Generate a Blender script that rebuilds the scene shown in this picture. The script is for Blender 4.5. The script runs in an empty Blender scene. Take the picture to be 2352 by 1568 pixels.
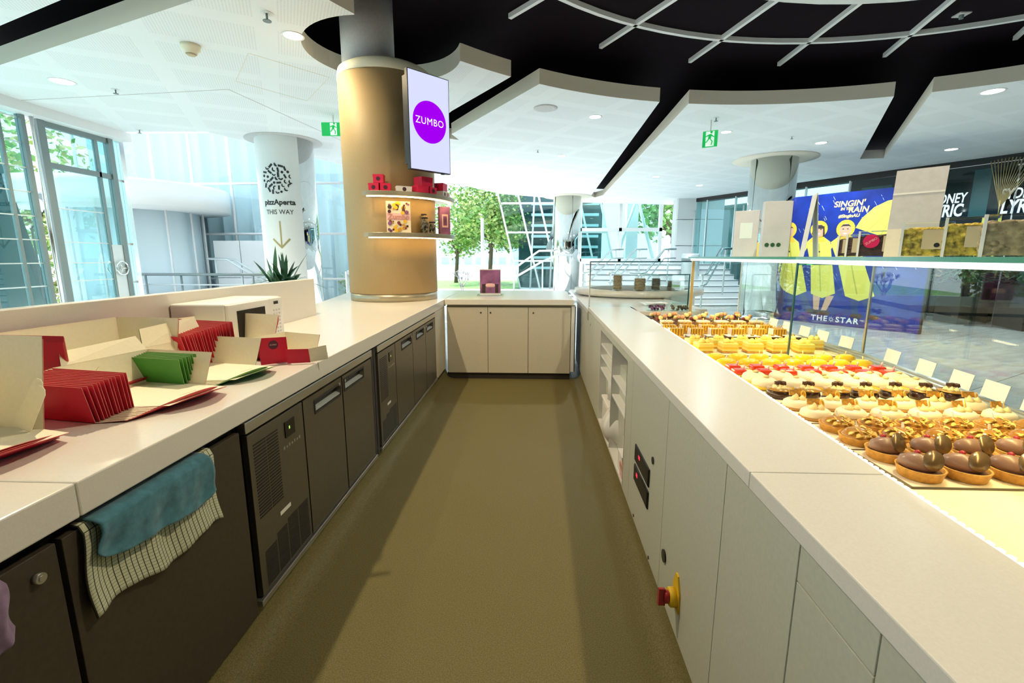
import bpy, math, random
from math import sin, cos, pi, radians, sqrt, atan2, hypot
from mathutils import Vector, Matrix
random.seed(7)
S = bpy.context.scene
COL = S.collection

# ------------------------------------------------------------------ camera
cam = bpy.data.cameras.new('camera')
cam.sensor_width = 36.0
cam.lens = 1070.0 / 2352.0 * 36.0
cam.clip_start = 0.02
cam.clip_end = 400
cam_o = bpy.data.objects.new('camera', cam)
COL.objects.link(cam_o)
cam_o.location = (0, 0, 1.40)
cam_o.rotation_euler = (radians(90 - 10.325), 0, radians(2.42))
S.camera = cam_o

# ------------------------------------------------------------------ view, world, sun
S.view_settings.view_transform = 'Standard'
S.view_settings.look = 'None'
S.view_settings.exposure = 0.0
S.view_settings.gamma = 1.0
S.view_settings.use_curve_mapping = False

W = bpy.data.worlds.new('sky')
S.world = W
W.use_nodes = True
wn = W.node_tree.nodes
wl = W.node_tree.links
wn.clear()
wo = wn.new('ShaderNodeOutputWorld')
wb = wn.new('ShaderNodeBackground')
sky = wn.new('ShaderNodeTexSky')
sky.sky_type = 'HOSEK_WILKIE'
sky.turbidity = 3.0
sky.ground_albedo = 0.5
sun_el, sun_az = radians(52), radians(300)      # azimuth clockwise from +Y
sky.sun_direction = (sin(sun_az) * cos(sun_el), cos(sun_az) * cos(sun_el), sin(sun_el))
hz = wn.new('ShaderNodeMixRGB')
hz.inputs[0].default_value = 0.55
hz.inputs[2].default_value = (0.74, 0.90, 1.0, 1)
wl.new(sky.outputs[0], hz.inputs[1])
wl.new(hz.outputs[0], wb.inputs[0])
wb.inputs[1].default_value = 3.6
wl.new(wb.outputs[0], wo.inputs[0])

sun = bpy.data.lights.new('sun', 'SUN')
sun.energy = 9.0
sun.angle = radians(0.6)
sun.color = (1.0, 0.96, 0.88)
sun_o = bpy.data.objects.new('sun', sun)
COL.objects.link(sun_o)
sd = Vector((sin(sun_az) * cos(sun_el), cos(sun_az) * cos(sun_el), sin(sun_el)))
sun_o.rotation_euler = sd.to_track_quat('Z', 'Y').to_euler()
sun_o.location = (0, 0, 30)

S.cycles.use_adaptive_sampling = True
S.cycles.adaptive_threshold = 0.08
S.cycles.adaptive_min_samples = 20
S.cycles.max_bounces = 6
S.cycles.diffuse_bounces = 3
S.cycles.glossy_bounces = 3
S.cycles.transparent_max_bounces = 12

# ------------------------------------------------------------------ helpers
class MB:
    """collects geometry for ONE mesh object"""
    def __init__(s):
        s.v, s.f, s.m, s.sm = [], [], [], []
    def quad(s, *p, mi=0, sm=False):
        b = len(s.v)
        s.v += [tuple(q) for q in p]
        s.f.append(tuple(range(b, b + len(p)))); s.m.append(mi); s.sm.append(sm)
        return s
    def box(s, x0, x1, y0, y1, z0, z1, M=None, mi=0):
        b = len(s.v)
        P = [(x0,y0,z0),(x1,y0,z0),(x1,y1,z0),(x0,y1,z0),(x0,y0,z1),(x1,y0,z1),(x1,y1,z1),(x0,y1,z1)]
        if M is not None: P = [tuple(M @ Vector(p)) for p in P]
        s.v += P
        for q in ((3,2,1,0),(4,5,6,7),(0,1,5,4),(1,2,6,5),(2,3,7,6),(3,0,4,7)):
            s.f.append(tuple(b + i for i in q)); s.m.append(mi); s.sm.append(False)
        return s
    def cbox(s, c, d, rz=0.0, mi=0):
        M = Matrix.Translation(c) @ Matrix.Rotation(rz, 4, 'Z')
        return s.box(-d[0]/2, d[0]/2, -d[1]/2, d[1]/2, -d[2]/2, d[2]/2, M, mi)
    def prism(s, poly, z0, z1, M=None, mi=0, sm=False):
        b = len(s.v); n = len(poly)
        a = sum(poly[i][0]*poly[(i+1)%n][1] - poly[(i+1)%n][0]*poly[i][1] for i in range(n))
        if a < 0: poly = poly[::-1]
        P = [(x,y,z0) for x,y in poly] + [(x,y,z1) for x,y in poly]
        if M is not None: P = [tuple(M @ Vector(p)) for p in P]
        s.v += P
        s.f.append(tuple(b+i for i in range(n-1,-1,-1))); s.m.append(mi); s.sm.append(False)
        s.f.append(tuple(b+n+i for i in range(n))); s.m.append(mi); s.sm.append(False)
        for i in range(n):
            j = (i+1) % n
            s.f.append((b+i,b+j,b+n+j,b+n+i)); s.m.append(mi); s.sm.append(sm)
        return s
    def tube(s, path, r, n=8, mi=0, closed=False):
        path = [Vector(p) for p in path]; b = len(s.v); k = len(path)
        up = Vector((0,0,1))
        for i, p in enumerate(path):
            if closed: d = path[(i+1)%k] - path[i-1]
            else: d = path[min(i+1,k-1)] - path[max(i-1,0)]
            d.normalize()
            u = up if abs(d.z) < .95 else Vector((1,0,0))
            a = d.cross(u).normalized(); c = a.cross(d).normalized()
            rr = r[i] if isinstance(r, (list,tuple)) else r
            for j in range(n):
                t = 2*pi*j/n
                s.v.append(tuple(p + a*(rr*cos(t)) + c*(rr*sin(t))))
        for i in range(k if closed else k-1):
            for j in range(n):
                i2 = (i+1) % k
                s.f.append((b+i*n+j, b+i*n+(j+1)%n, b+i2*n+(j+1)%n, b+i2*n+j)); s.m.append(mi); s.sm.append(True)
        if not closed:
            s.f.append(tuple(b+j for j in range(n-1,-1,-1))); s.m.append(mi); s.sm.append(False)
            s.f.append(tuple(b+(k-1)*n+j for j in range(n))); s.m.append(mi); s.sm.append(False)
        return s
    def lathe(s, prof, n=20, c=(0,0,0), sx=1.0, sy=1.0, mi=0, sm=True, a0=0.0, a1=2*pi, wob=None):
        """prof: list of (r, z) bottom to top"""
        b = len(s.v); full = abs(a1-a0-2*pi) < 1e-6; m = n if full else n+1
        for r, z in prof:
            for j in range(m):
                t = a0 + (a1-a0)*j/n
                k = wob(t) if wob else 1.0
                s.v.append((c[0]+r*k*cos(t)*sx, c[1]+r*k*sin(t)*sy, c[2]+z))
        for i in range(len(prof)-1):
            for j in range(n):
                j2 = (j+1) % m
                s.f.append((b+i*m+j, b+i*m+j2, b+(i+1)*m+j2, b+(i+1)*m+j)); s.m.append(mi); s.sm.append(sm)
        if full:
            if prof[0][0] > 1e-4: s.f.append(tuple(b+j for j in range(m-1,-1,-1))); s.m.append(mi); s.sm.append(False)
            if prof[-1][0] > 1e-4: s.f.append(tuple(b+(len(prof)-1)*m+j for j in range(m))); s.m.append(mi); s.sm.append(False)
        return s
    def ball(s, c, r, n=10, k=6, sx=1, sy=1, sz=1, mi=0):
        return s.lathe([(max(r*sin(pi*i/k),1e-5), -r*cos(pi*i/k)*sz) for i in range(k+1)], n, c, sx, sy, mi)
    def grid(s, fn, nu, nv, mi=0, sm=True):
        b = len(s.v)
        for i in range(nu+1):
            for j in range(nv+1):
                s.v.append(tuple(fn(i/nu, j/nv)))
        for i in range(nu):
            for j in range(nv):
                a = b+i*(nv+1)+j
                s.f.append((a, a+nv+1, a+nv+2, a+1)); s.m.append(mi); s.sm.append(sm)
        return s
    def xf(s, M):
        s.v = [tuple(M @ Vector(p)) for p in s.v]; return s
    def mesh(s, name, mats):
        me = bpy.data.meshes.new(name)
        me.from_pydata(s.v, [], s.f)
        for m in (mats if isinstance(mats, (list,tuple)) else [mats]):
            me.materials.append(MAT[m])
        me.polygons.foreach_set('material_index', s.m)
        me.polygons.foreach_set('use_smooth', s.sm)
        me.update()
        return me
    def build(s, name, mats, parent=None, bevel=0.0, seg=2, uv=False):
        o = bpy.data.objects.new(name, s.mesh(name, mats))
        COL.objects.link(o)
        if parent is not None: o.parent = parent
        if bevel:
            md = o.modifiers.new('bevel', 'BEVEL'); md.width = bevel; md.segments = seg
            md.limit_method = 'ANGLE'; md.angle_limit = radians(40)
        return o

def tag(o, label=None, cat=None, group=None, kind=None):
    if label: o['label'] = label
    if cat: o['category'] = cat
    if group: o['group'] = group
    if kind: o['kind'] = kind
    return o
def thing(name, label, cat, loc=(0,0,0), rz=0.0, group=None):
    o = bpy.data.objects.new(name, None); COL.objects.link(o)
    o.empty_display_size = .05
    o.location = loc; o.rotation_euler = (0,0,rz)
    return tag(o, label, cat, group)
def struct(name, mb, mat, parent=None, bevel=0.0, label=None):
    o = mb.build(name, mat, parent, bevel)
    if parent is None: o['kind'] = 'structure'
    if label: o['label'] = label
    return o
def inst(src, parent=None, loc=None, rz=None, name=None):
    c = src.copy(); COL.objects.link(c)
    if name: c.name = name
    c.parent = parent
    if loc is not None: c.location = loc
    if rz is not None: c.rotation_euler = (0,0,rz)
    return c
KIDS = {}
def dup(root, loc, rz=0.0, label=None, scale=None):
    if root.name not in KIDS:
        KIDS[root.name] = [(ch, [g for g in COL.objects if g.parent == ch]) for ch in COL.objects if ch.parent == root]
    c = inst(root, None, loc, rz)
    if label: c['label'] = label
    if scale: c.scale = scale
    for ch, gs in KIDS[root.name]:
        k = inst(ch, c)
        for g in gs: inst(g, k)
    return c
def text_mb(body, size, depth=0.0, align='CENTER', shear=0.0, bold=0.0, sx=1.0, space=1.0):
    cu = bpy.data.curves.new('t', 'FONT'); cu.body = body; cu.size = size; cu.extrude = depth
    cu.align_x = align; cu.align_y = 'CENTER'; cu.shear = shear; cu.offset = bold; cu.space_character = space
    cu.resolution_u = 3
    o = bpy.data.objects.new('t', cu)
    COL.objects.link(o)
    bpy.context.view_layer.update()
    me = bpy.data.meshes.new_from_object(o.evaluated_get(bpy.context.evaluated_depsgraph_get()))
    m = MB()
    m.v = [(v.co.x*sx, v.co.y, v.co.z) for v in me.vertices]
    m.f = [tuple(p.vertices) for p in me.polygons]; m.m = [0]*len(m.f); m.sm = [False]*len(m.f)
    bpy.data.objects.remove(o); bpy.data.curves.remove(cu); bpy.data.meshes.remove(me)
    return m
def frame_m(o, xdir, zdir=(0,0,1)):
    """matrix: local x -> xdir, local y -> zdir (up), local z -> outward normal"""
    x = Vector(xdir).normalized(); y = Vector(zdir).normalized(); z = x.cross(y)
    return Matrix(((x.x,y.x,z.x,o[0]),(x.y,y.y,z.y,o[1]),(x.z,y.z,z.z,o[2]),(0,0,0,1)))
def arc(cx, cy, r, a0, a1, n):
    return [(cx + r*cos(a0+(a1-a0)*i/n), cy + r*sin(a0+(a1-a0)*i/n)) for i in range(n+1)]
ORD = ['first','second','third','fourth','fifth','sixth','seventh','eighth','ninth','tenth','eleventh','twelfth','thirteenth','fourteenth','fifteenth','sixteenth','seventeenth','eighteenth','nineteenth','twentieth']

# ------------------------------------------------------------------ materials
MAT = {}
def mat(name, col, rough=.5, metal=0.0, noise=0.0, scale=30.0, bump=0.0, emit=None, estr=0.0, spec=.5, coat=0.0, sss=0.0, col2=None, trans=0.0, sheen=0.0, stretch=None, alpha=1.0):
    m = bpy.data.materials.new(name); m.use_nodes = True
    N = m.node_tree.nodes; L = m.node_tree.links
    b = N['Principled BSDF']
    b.inputs['Base Color'].default_value = (*col, 1)
    b.inputs['Roughness'].default_value = rough
    b.inputs['Metallic'].default_value = metal
    b.inputs['Specular IOR Level'].default_value = spec
    b.inputs['Coat Weight'].default_value = coat
    b.inputs['Coat Roughness'].default_value = .06
    if sheen: b.inputs['Sheen Weight'].default_value = sheen
    if sss:
        b.inputs['Subsurface Weight'].default_value = sss
        b.inputs['Subsurface Radius'].default_value = (.01,.007,.004)
        b.inputs['Subsurface Scale'].default_value = .5
    if trans: b.inputs['Transmission Weight'].default_value = trans
    if emit:
        b.inputs['Emission Color'].default_value = (*emit, 1)
        b.inputs['Emission Strength'].default_value = estr
    if noise or bump:
        tc = N.new('ShaderNodeTexCoord'); nz = N.new('ShaderNodeTexNoise')
        nz.inputs['Scale'].default_value = scale; nz.inputs['Detail'].default_value = 4
        if stretch:
            mp = N.new('ShaderNodeMapping'); mp.inputs['Scale'].default_value = stretch
            L.new(tc.outputs['Object'], mp.inputs[0]); L.new(mp.outputs[0], nz.inputs['Vector'])
        else: L.new(tc.outputs['Object'], nz.inputs['Vector'])
        if noise:
            r = N.new('ShaderNodeValToRGB')
            c2 = col2 or tuple(max(0, c*(1-noise)) for c in col)
            c1 = col if col2 else tuple(min(1, c*(1+noise*.6)) for c in col)
            r.color_ramp.elements[0].position = .33; r.color_ramp.elements[0].color = (*c2, 1)
            r.color_ramp.elements[1].position = .67; r.color_ramp.elements[1].color = (*c1, 1)
            L.new(nz.outputs['Fac'], r.inputs[0]); L.new(r.outputs[0], b.inputs['Base Color'])
        if bump:
            bp = N.new('ShaderNodeBump'); bp.inputs['Strength'].default_value = bump; bp.inputs['Distance'].default_value = .004
            L.new(nz.outputs['Fac'], bp.inputs['Height']); L.new(bp.outputs[0], b.inputs['Normal'])
    MAT[name] = m
    return m
def glass(name, tint=(.93,.98,.97), refl=1.0, rough=0.0, edge=None):
    """thin pane: transparent with a fresnel reflection"""
    m = bpy.data.materials.new(name); m.use_nodes = True
    N = m.node_tree.nodes; L = m.node_tree.links; N.clear()
    o = N.new('ShaderNodeOutputMaterial'); mx = N.new('ShaderNodeMixShader')
    t = N.new('ShaderNodeBsdfTransparent'); t.inputs[0].default_value = (*tint, 1)
    g = N.new('ShaderNodeBsdfGlossy'); g.inputs['Roughness'].default_value = rough; g.inputs[0].default_value = (.95,1,1,1)
    fr = N.new('ShaderNodeFresnel'); fr.inputs[0].default_value = 1.45
    ge = N.new('ShaderNodeNewGeometry'); mr = N.new('ShaderNodeMapRange')      # same ratio from both sides: a thin pane, no inner reflection
    mr.inputs[3].default_value = 1.45; mr.inputs[4].default_value = 1/1.45
    L.new(ge.outputs['Backfacing'], mr.inputs[0]); L.new(mr.outputs[0], fr.inputs[0])
    mu = N.new('ShaderNodeMath'); mu.operation = 'MULTIPLY'; mu.inputs[1].default_value = refl
    L.new(fr.outputs[0], mu.inputs[0]); L.new(mu.outputs[0], mx.inputs[0])
    L.new(t.outputs[0], mx.inputs[1]); L.new(g.outputs[0], mx.inputs[2]); L.new(mx.outputs[0], o.inputs[0])
    MAT[name] = m
def emit(name, col, s):
    m = bpy.data.materials.new(name); m.use_nodes = True
    N = m.node_tree.nodes; N.clear()
    o = N.new('ShaderNodeOutputMaterial'); e = N.new('ShaderNodeEmission')
    e.inputs[0].default_value = (*col, 1); e.inputs[1].default_value = s
    m.node_tree.links.new(e.outputs[0], o.inputs[0]); MAT[name] = m

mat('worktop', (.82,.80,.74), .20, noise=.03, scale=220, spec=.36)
mat('worktop_dimmed', (.77,.76,.71), .26, noise=.03, scale=220, spec=.25)  # same surface as worktop, colour darkened to hold down its overlit top
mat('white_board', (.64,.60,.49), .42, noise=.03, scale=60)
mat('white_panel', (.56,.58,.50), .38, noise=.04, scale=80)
mat('niche_white', (.74,.74,.70), .5)
mat('groove', (.10,.10,.09), .8)
mat('kick_dark', (.030,.025,.022), .6)
mat('steel', (.21,.195,.165), .34, metal=.75, noise=.12, scale=16, stretch=(60,60,1.2))
mat('steel_bright', (.62,.62,.60), .28, metal=.9)
mat('brown_door', (.075,.062,.045), .42, metal=.3, noise=.10, scale=60)
mat('black', (.012,.012,.013), .45)
mat('black_gloss', (.010,.010,.012), .12)
mat('rubber', (.04,.035,.035), .7)
mat('handle_well', (.06,.065,.065), .5)
mat('handle_lip', (.55,.60,.60), .35, metal=.3)
mat('label_white', (.85,.84,.80), .5)
mat('chrome', (.60,.66,.66), .035, metal=1.0)
mat('chrome_soft', (.80,.84,.84), .16, metal=1.0)
mat('column_tan', (.52,.375,.185), .62, noise=.10, scale=260)
mat('column_band', (.42,.38,.27), .35, metal=.6)
mat('ceiling_white', (.86,.87,.86), .7)
mat('ceiling_edge', (.84,.78,.66), .7)
mat('ceiling_dark', (.007,.0035,.006), .9, spec=.1)
mat('strip_metal', (.88,.90,.90), .35, metal=.0)
mat('tv_body', (.02,.02,.022), .4)
emit('tv_screen', (.62,.66,.95), 1.15)
emit('tv_purple', (.38,.0,.90), 1.0)
emit('tv_white', (1,1,1), 1.15)
mat('card_cream', (.90,.85,.66), .72, noise=.02, scale=90)
mat('card_red', (.56,.004,.036), .5)
mat('card_green', (.05,.26,.03), .5)
mat('card_edge', (.58,.12,.11), .7)
mat('card_edge_g', (.22,.42,.14), .7)
mat('pink_red', (.80,.015,.08), .42)
mat('pale_pink', (.86,.55,.55), .5)
mat('logo_dark', (.08,.01,.03), .5)
mat('microwave', (.86,.86,.82), .3)
mat('towel_blue', (.075,.24,.32), .95, noise=.25, scale=40, bump=.4, sheen=.3)
mat('towel_dark', (.03,.025,.03), .95)
mat('cloth_mauve', (.30,.20,.33), .95, noise=.2, scale=40, sheen=.2)
mat('isolator_yellow', (.80,.52,.02), .45)
mat('isolator_red', (.42,.02,.03), .4)
emit('red_led', (1.0,.03,.06), 2.2)
emit('green_led', (.5,.9,.2), 1.0)
mat('plastic_white', (.88,.88,.86), .35)
mat('tray_board', (.86,.77,.60), .55, noise=.03, scale=50)
mat('tray_line', (.16,.14,.09), .5)
mat('deck_steel', (.55,.54,.50), .3, metal=.7)
mat('rail_alu', (.62,.63,.58), .3, metal=.75)
mat('pastry', (.68,.36,.07), .6, noise=.25, scale=70, bump=.25)
mat('pastry_dark', (.50,.26,.06), .6, noise=.2, scale=70, bump=.2)
mat('choc', (.052,.022,.014), .22, coat=.5)
mat('choc_matte', (.10,.045,.028), .55)
mat('mousse', (.30,.175,.12), .35, coat=.2)
mat('mousse_pink', (.62,.30,.24), .4)
mat('disc_gold', (.20,.13,.06), .22, metal=.35)
mat('glaze', (.42,.20,.03), .14, coat=.4)
mat('almond', (.86,.60,.16), .5, noise=.2, scale=90)
mat('cream', (.92,.78,.38), .45, sss=.1)
mat('cream_white', (.92,.82,.60), .42, sss=.1)
mat('custard', (.92,.62,.04), .30, coat=.3)
mat('lemon', (.95,.80,.20), .45, sss=.1)
mat('lemon_glaze', (.92,.66,.03), .15, coat=.7)
mat('red_glaze', (.85,.06,.02), .12, coat=.8)
mat('wafer', (.62,.33,.06), .6, noise=.3, scale=120)
mat('caramel', (.42,.22,.03), .2, coat=.6)
mat('honey', (.90,.55,.05), .2, coat=.5)
mat('macaron_pink', (.80,.42,.24), .55)
mat('macaron_green', (.62,.62,.16), .55)
mat('macaron_yellow', (.92,.72,.28), .55)
mat('macaron_plum', (.22,.04,.045), .5)
mat('tag_white', (.86,.85,.82), .5)
glass('glass_clear', (.955,.985,.98), .9)
glass('glass_teal', (.80,.955,.95), 1.2)
glass('glass_facade', (.72,.90,.90), 1.5)
glass('acrylic', (.95,.97,.96), 1.0)
mat('glass_edge', (.05,.30,.24), .15, spec=.8)
mat('glass_edge_dark', (.012,.10,.13), .15, spec=.8)
mat('post_gold', (.62,.48,.24), .35, metal=.6)
emit('led_cool', (.90,.97,1.0), 1.5)
emit('led_warm', (1.0,.78,.42), 7.0)
emit('led_shelf', (1.0,.62,.22), 30.0)
emit('downlight', (1.0,.96,.86), 12.0)
mat('steel_frame', (.20,.25,.25), .4, metal=.3)
mat('steel_frame_light', (.62,.68,.68), .35, metal=.4)
mat('white_paint', (.84,.86,.86), .5)
mat('wall_pale', (.80,.82,.82), .6)
mat('bark', (.14,.10,.07), .9)
mat('leaf_a', (.20,.42,.10), .6, noise=.4, scale=3)
mat('leaf_b', (.42,.55,.16), .6, noise=.4, scale=3)
mat('leaf_c', (.55,.50,.20), .6, noise=.4, scale=3)
mat('leaf_dark', (.03,.13,.05), .45, noise=.3, scale=8)
mat('stair', (.92,.93,.93), .6)
mat('stair_nose', (.25,.29,.31), .6)
mat('exit_green', (.01,.42,.10), .4, emit=(.0,.55,.10), estr=.5)
mat('exit_white', (.9,.95,.9), .4, emit=(.8,1,.85), estr=.5)
mat('poster_blue', (.003,.024,.27), .3, noise=.30, scale=4)
mat('print_yellow', (.80,.72,.12), .5)
mat('print_yellow_hood', (.90,.56,.04), .5)
mat('print_shade', (.55,.52,.08), .5)
mat('print_skin', (.72,.42,.27), .5)
mat('print_dark', (.05,.03,.03), .5)
mat('print_navy', (.02,.06,.20), .5)
mat('print_white', (.9,.92,.92), .5)
mat('print_gold', (.86,.62,.30), .5)
mat('dark_glass_wall', (.010,.020,.022), .06, spec=.7)
mat('dark_teal', (.03,.095,.10), .1, spec=.7)
mat('wall_dark', (.018,.018,.016), .5)
emit('sign_glow', (.80,.97,1.0), 1.1)
mat('sign_black', (.02,.025,.03), .5)
mat('sign_gold', (.45,.36,.16), .4, metal=.3)
mat('card_grey', (.62,.60,.60), .6, noise=.05, scale=40)
mat('mulch_yellow', (.62,.46,.07), .7, noise=.75, scale=55)
mat('jar_dark', (.06,.022,.018), .6, noise=.5, scale=60)
mat('kraft', (.62,.52,.34), .6)
mat('magenta', (.70,.0,.10), .5)
mat('violet_print', (.30,.12,.30), .5, noise=.5, scale=9)
mat('orange_print', (.55,.16,.05), .5, noise=.5, scale=30)
mat('greyblue_print', (.62,.66,.74), .5, noise=.06, scale=8)
mat('wood_brown', (.38,.22,.13), .5)
mat('curtain', (.76,.90,.96), .7)
mat('tower', (.80,.86,.90), .8)
mat('tower_win', (.55,.66,.74), .4)
mat('cookie', (.42,.33,.20), .7, noise=.4, scale=60)
mat('cookie_dark', (.16,.14,.10), .7, noise=.4, scale=60)
# --- special procedural surfaces
def nodes_of(name):
    m = mat(name, (.5,.5,.5), .5); return m, m.node_tree.nodes, m.node_tree.links, m.node_tree.nodes['Principled BSDF']
def vinyl():
    m, N, L, b = nodes_of('vinyl'); tc = N.new('ShaderNodeTexCoord')
    n1 = N.new('ShaderNodeTexNoise'); n1.inputs['Scale'].default_value = 260; n1.inputs['Detail'].default_value = 2
    n2 = N.new('ShaderNodeTexVoronoi'); n2.inputs['Scale'].default_value = 210
    n3 = N.new('ShaderNodeTexNoise'); n3.inputs['Scale'].default_value = 1.6
    for n in (n1,n2,n3): L.new(tc.outputs['Object'], n.inputs['Vector'])
    r1 = N.new('ShaderNodeValToRGB'); e = r1.color_ramp.elements
    e[0].position = .35; e[0].color = (.116,.099,.035,1); e[1].position = .68; e[1].color = (.210,.180,.068,1)
    L.new(n1.outputs['Fac'], r1.inputs[0])
    r2 = N.new('ShaderNodeValToRGB'); e = r2.color_ramp.elements
    e[0].position = .05; e[0].color = (1,1,1,1); e[1].position = .11; e[1].color = (0,0,0,1)
    L.new(n2.outputs['Distance'], r2.inputs[0])
    mx = N.new('ShaderNodeMixRGB'); mx.inputs[2].default_value = (.42,.38,.25,1)
    L.new(r2.outputs[0], mx.inputs[0]); L.new(r1.outputs[0], mx.inputs[1]); L.new(mx.outputs[0], b.inputs['Base Color'])
    mr = N.new('ShaderNodeMapRange'); mr.inputs[3].default_value = .55; mr.inputs[4].default_value = .68; b.inputs['Specular IOR Level'].default_value = .25
    L.new(n3.outputs['Fac'], mr.inputs[0]); L.new(mr.outputs[0], b.inputs['Roughness'])
vinyl()
def stripes(name, base, line, ax_a, sc_a, w_a, ax_b, sc_b, w_b):
    """fine woven check: thin lines along two object axes"""
    m, N, L, b = nodes_of(name); b.inputs['Roughness'].default_value = .95
    tc = N.new('ShaderNodeTexCoord'); sp = N.new('ShaderNodeSeparateXYZ'); L.new(tc.outputs['UV'], sp.inputs[0])
    outs = []
    for ax, sc, w in ((ax_a,sc_a,w_a),(ax_b,sc_b,w_b)):
        mu = N.new('ShaderNodeMath'); mu.operation = 'MULTIPLY'; mu.inputs[1].default_value = sc; L.new(sp.outputs[ax], mu.inputs[0])
        fr = N.new('ShaderNodeMath'); fr.operation = 'FRACT'; L.new(mu.outputs[0], fr.inputs[0])
        lt = N.new('ShaderNodeMath'); lt.operation = 'LESS_THAN'; lt.inputs[1].default_value = w; L.new(fr.outputs[0], lt.inputs[0])
        outs.append(lt)
    outs2 = N.new('ShaderNodeMath'); outs2.operation = 'MAXIMUM'
    L.new(outs[0].outputs[0], outs2.inputs[0]); L.new(outs[1].outputs[0], outs2.inputs[1])
    mx = N.new('ShaderNodeMixRGB'); mx.inputs[1].default_value = (*base,1); mx.inputs[2].default_value = (*line,1)
    L.new(outs2.outputs[0], mx.inputs[0]); L.new(mx.outputs[0], b.inputs['Base Color'])
stripes('tea_towel', (.62,.64,.46), (.05,.06,.04), 0, 30, .16, 1, 26, .10)
def perforated():
    m, N, L, b = nodes_of('ceiling_perf'); b.inputs['Roughness'].default_value = .75
    tc = N.new('ShaderNodeTexCoord')
    mp = N.new('ShaderNodeMapping'); mp.inputs['Rotation'].default_value = (0,0,radians(-28)); L.new(tc.outputs['Object'], mp.inputs[0])
    br = N.new('ShaderNodeTexBrick'); br.offset = 0.0; br.inputs['Scale'].default_value = 1.0
    br.inputs['Brick Width'].default_value = 1.1; br.inputs['Row Height'].default_value = .75
    br.inputs['Mortar Size'].default_value = .10; br.inputs['Mortar Smooth'].default_value = .05
    L.new(mp.outputs[0], br.inputs['Vector'])
    vo = N.new('ShaderNodeTexVoronoi'); vo.inputs['Scale'].default_value = 38; vo.inputs['Randomness'].default_value = 0
    L.new(mp.outputs[0], vo.inputs['Vector'])
    lt = N.new('ShaderNodeMath'); lt.operation = 'LESS_THAN'; lt.inputs[1].default_value = .30; L.new(vo.outputs['Distance'], lt.inputs[0])
    inv = N.new('ShaderNodeMath'); inv.operation = 'SUBTRACT'; inv.inputs[0].default_value = 1.0; L.new(br.outputs['Fac'], inv.inputs[1])
    mu = N.new('ShaderNodeMath'); mu.operation = 'MULTIPLY'; L.new(lt.outputs[0], mu.inputs[0]); L.new(inv.outputs[0], mu.inputs[1])
    mx = N.new('ShaderNodeMixRGB'); mx.inputs[1].default_value = (.87,.90,.92,1); mx.inputs[2].default_value = (.74,.77,.79,1)
    L.new(mu.outputs[0], mx.inputs[0]); L.new(mx.outputs[0], b.inputs['Base Color'])
perforated()
mat('stone_tile', (.62,.66,.60), .14, noise=.16, scale=1.4, stretch=(1,5,1), spec=.6)
mat('wall_tan', (.30,.25,.18), .7, noise=.1, scale=3)
mat('paving', (.70,.72,.72), .7, noise=.08, scale=2)

# ================================================================== STRUCTURE
# aisle floor with coved edges rolled up under the cabinets
XL, XR, YE = -.985, .50, 5.27
prof = [(XL-.035,.125),(XL-.022,.09),(XL-.008,.05),(XL+.015,.022),(XL+.05,.006),(XL+.09,0)]
prof += [(XR-.09,0),(XR-.05,.006),(XR-.015,.022),(XR+.008,.05),(XR+.02,.09),(XR+.03,.105)]
m = MB()
m.grid(lambda u, v: (prof[round(u*11)][0] + (.014*(-1.6 + v*(YE+.05+1.6))-.008 if u > .5 else 0), -1.6 + v*(YE+.05+1.6), prof[round(u*11)][1]), 11, 1)
fl = struct('floor', m, 'vinyl', label='speckled olive vinyl aisle floor with coved edges')
# hall floor of large stone tiles seen through the glass on the right
m = MB(); m.box(-16, 16, -6, 21, -.12, -.03)
hall = struct('floor_hall', m, 'paving')
tm = MB().box(-.745,.745,-.745,.745,-.03,-.004)
t0 = None
ang = radians(31)
for i in range(-1, 9):
    for j in range(-1, 9):
        a, b_ = i*1.5, j*1.5
        x = 2.4 + a*cos(ang) - b_*sin(ang) + 2.0; y = 2.2 + a*sin(ang) + b_*cos(ang)
        if not (1.9 < x < 14.2 and 2.2 < y < 15.8): continue
        if t0 is None:
            t0 = tm.build('tile', 'stone_tile', hall); t0.location = (x,y,0); t0.rotation_euler = (0,0,ang)
        else: inst(t0, hall, (x,y,0), ang)

# back of the hall behind the camera
struct('wall_back', MB().box(-7.5,15,-6.1,-5.9,-.03,4.05), 'wall_tan')
struct('wall_side', MB().box(14.6,14.8,-6,9.2,-.03,4.05), 'wall_tan')
# ceiling: dark slab above the round void, white panels around it
VC, VR = (3.1, 1.75), 5.42
CZ, CT = 3.5, 3.68
m = MB(); m.prism([(-7.6,-6),(15,-6),(15,9.5),(10.2,10.7),(7.8,14.6),(5.8,20.3),(2.0,19.3),(.75,17.9),(-1.08,16.6),(-2.12,14.6),(-4.36,11.6),(-5.6,8.4),(-7.6,8.35)], 4.05, 4.25)
struct('ceiling', m, 'ceiling_dark', label='black upper ceiling of the round void')
CC, CR = (-1.57, 5.30), .485
def va(p): return atan2(p[1]-VC[1], p[0]-VC[0])
def varc(p, q, n=24):
    a, b_ = va(p), va(q)
    return arc(VC[0], VC[1], VR, a, b_, n)
def panel(poly, label):
    m = MB(); m.prism(poly, CZ, CT)
    # face order: bottom, top, sides
    m.m[0] = 1
    o = m.build('ceiling_panel', ['ceiling_edge','ceiling_perf'])
    o['kind'] = 'structure'; o['label'] = label
    return o
gap = 0
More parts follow.
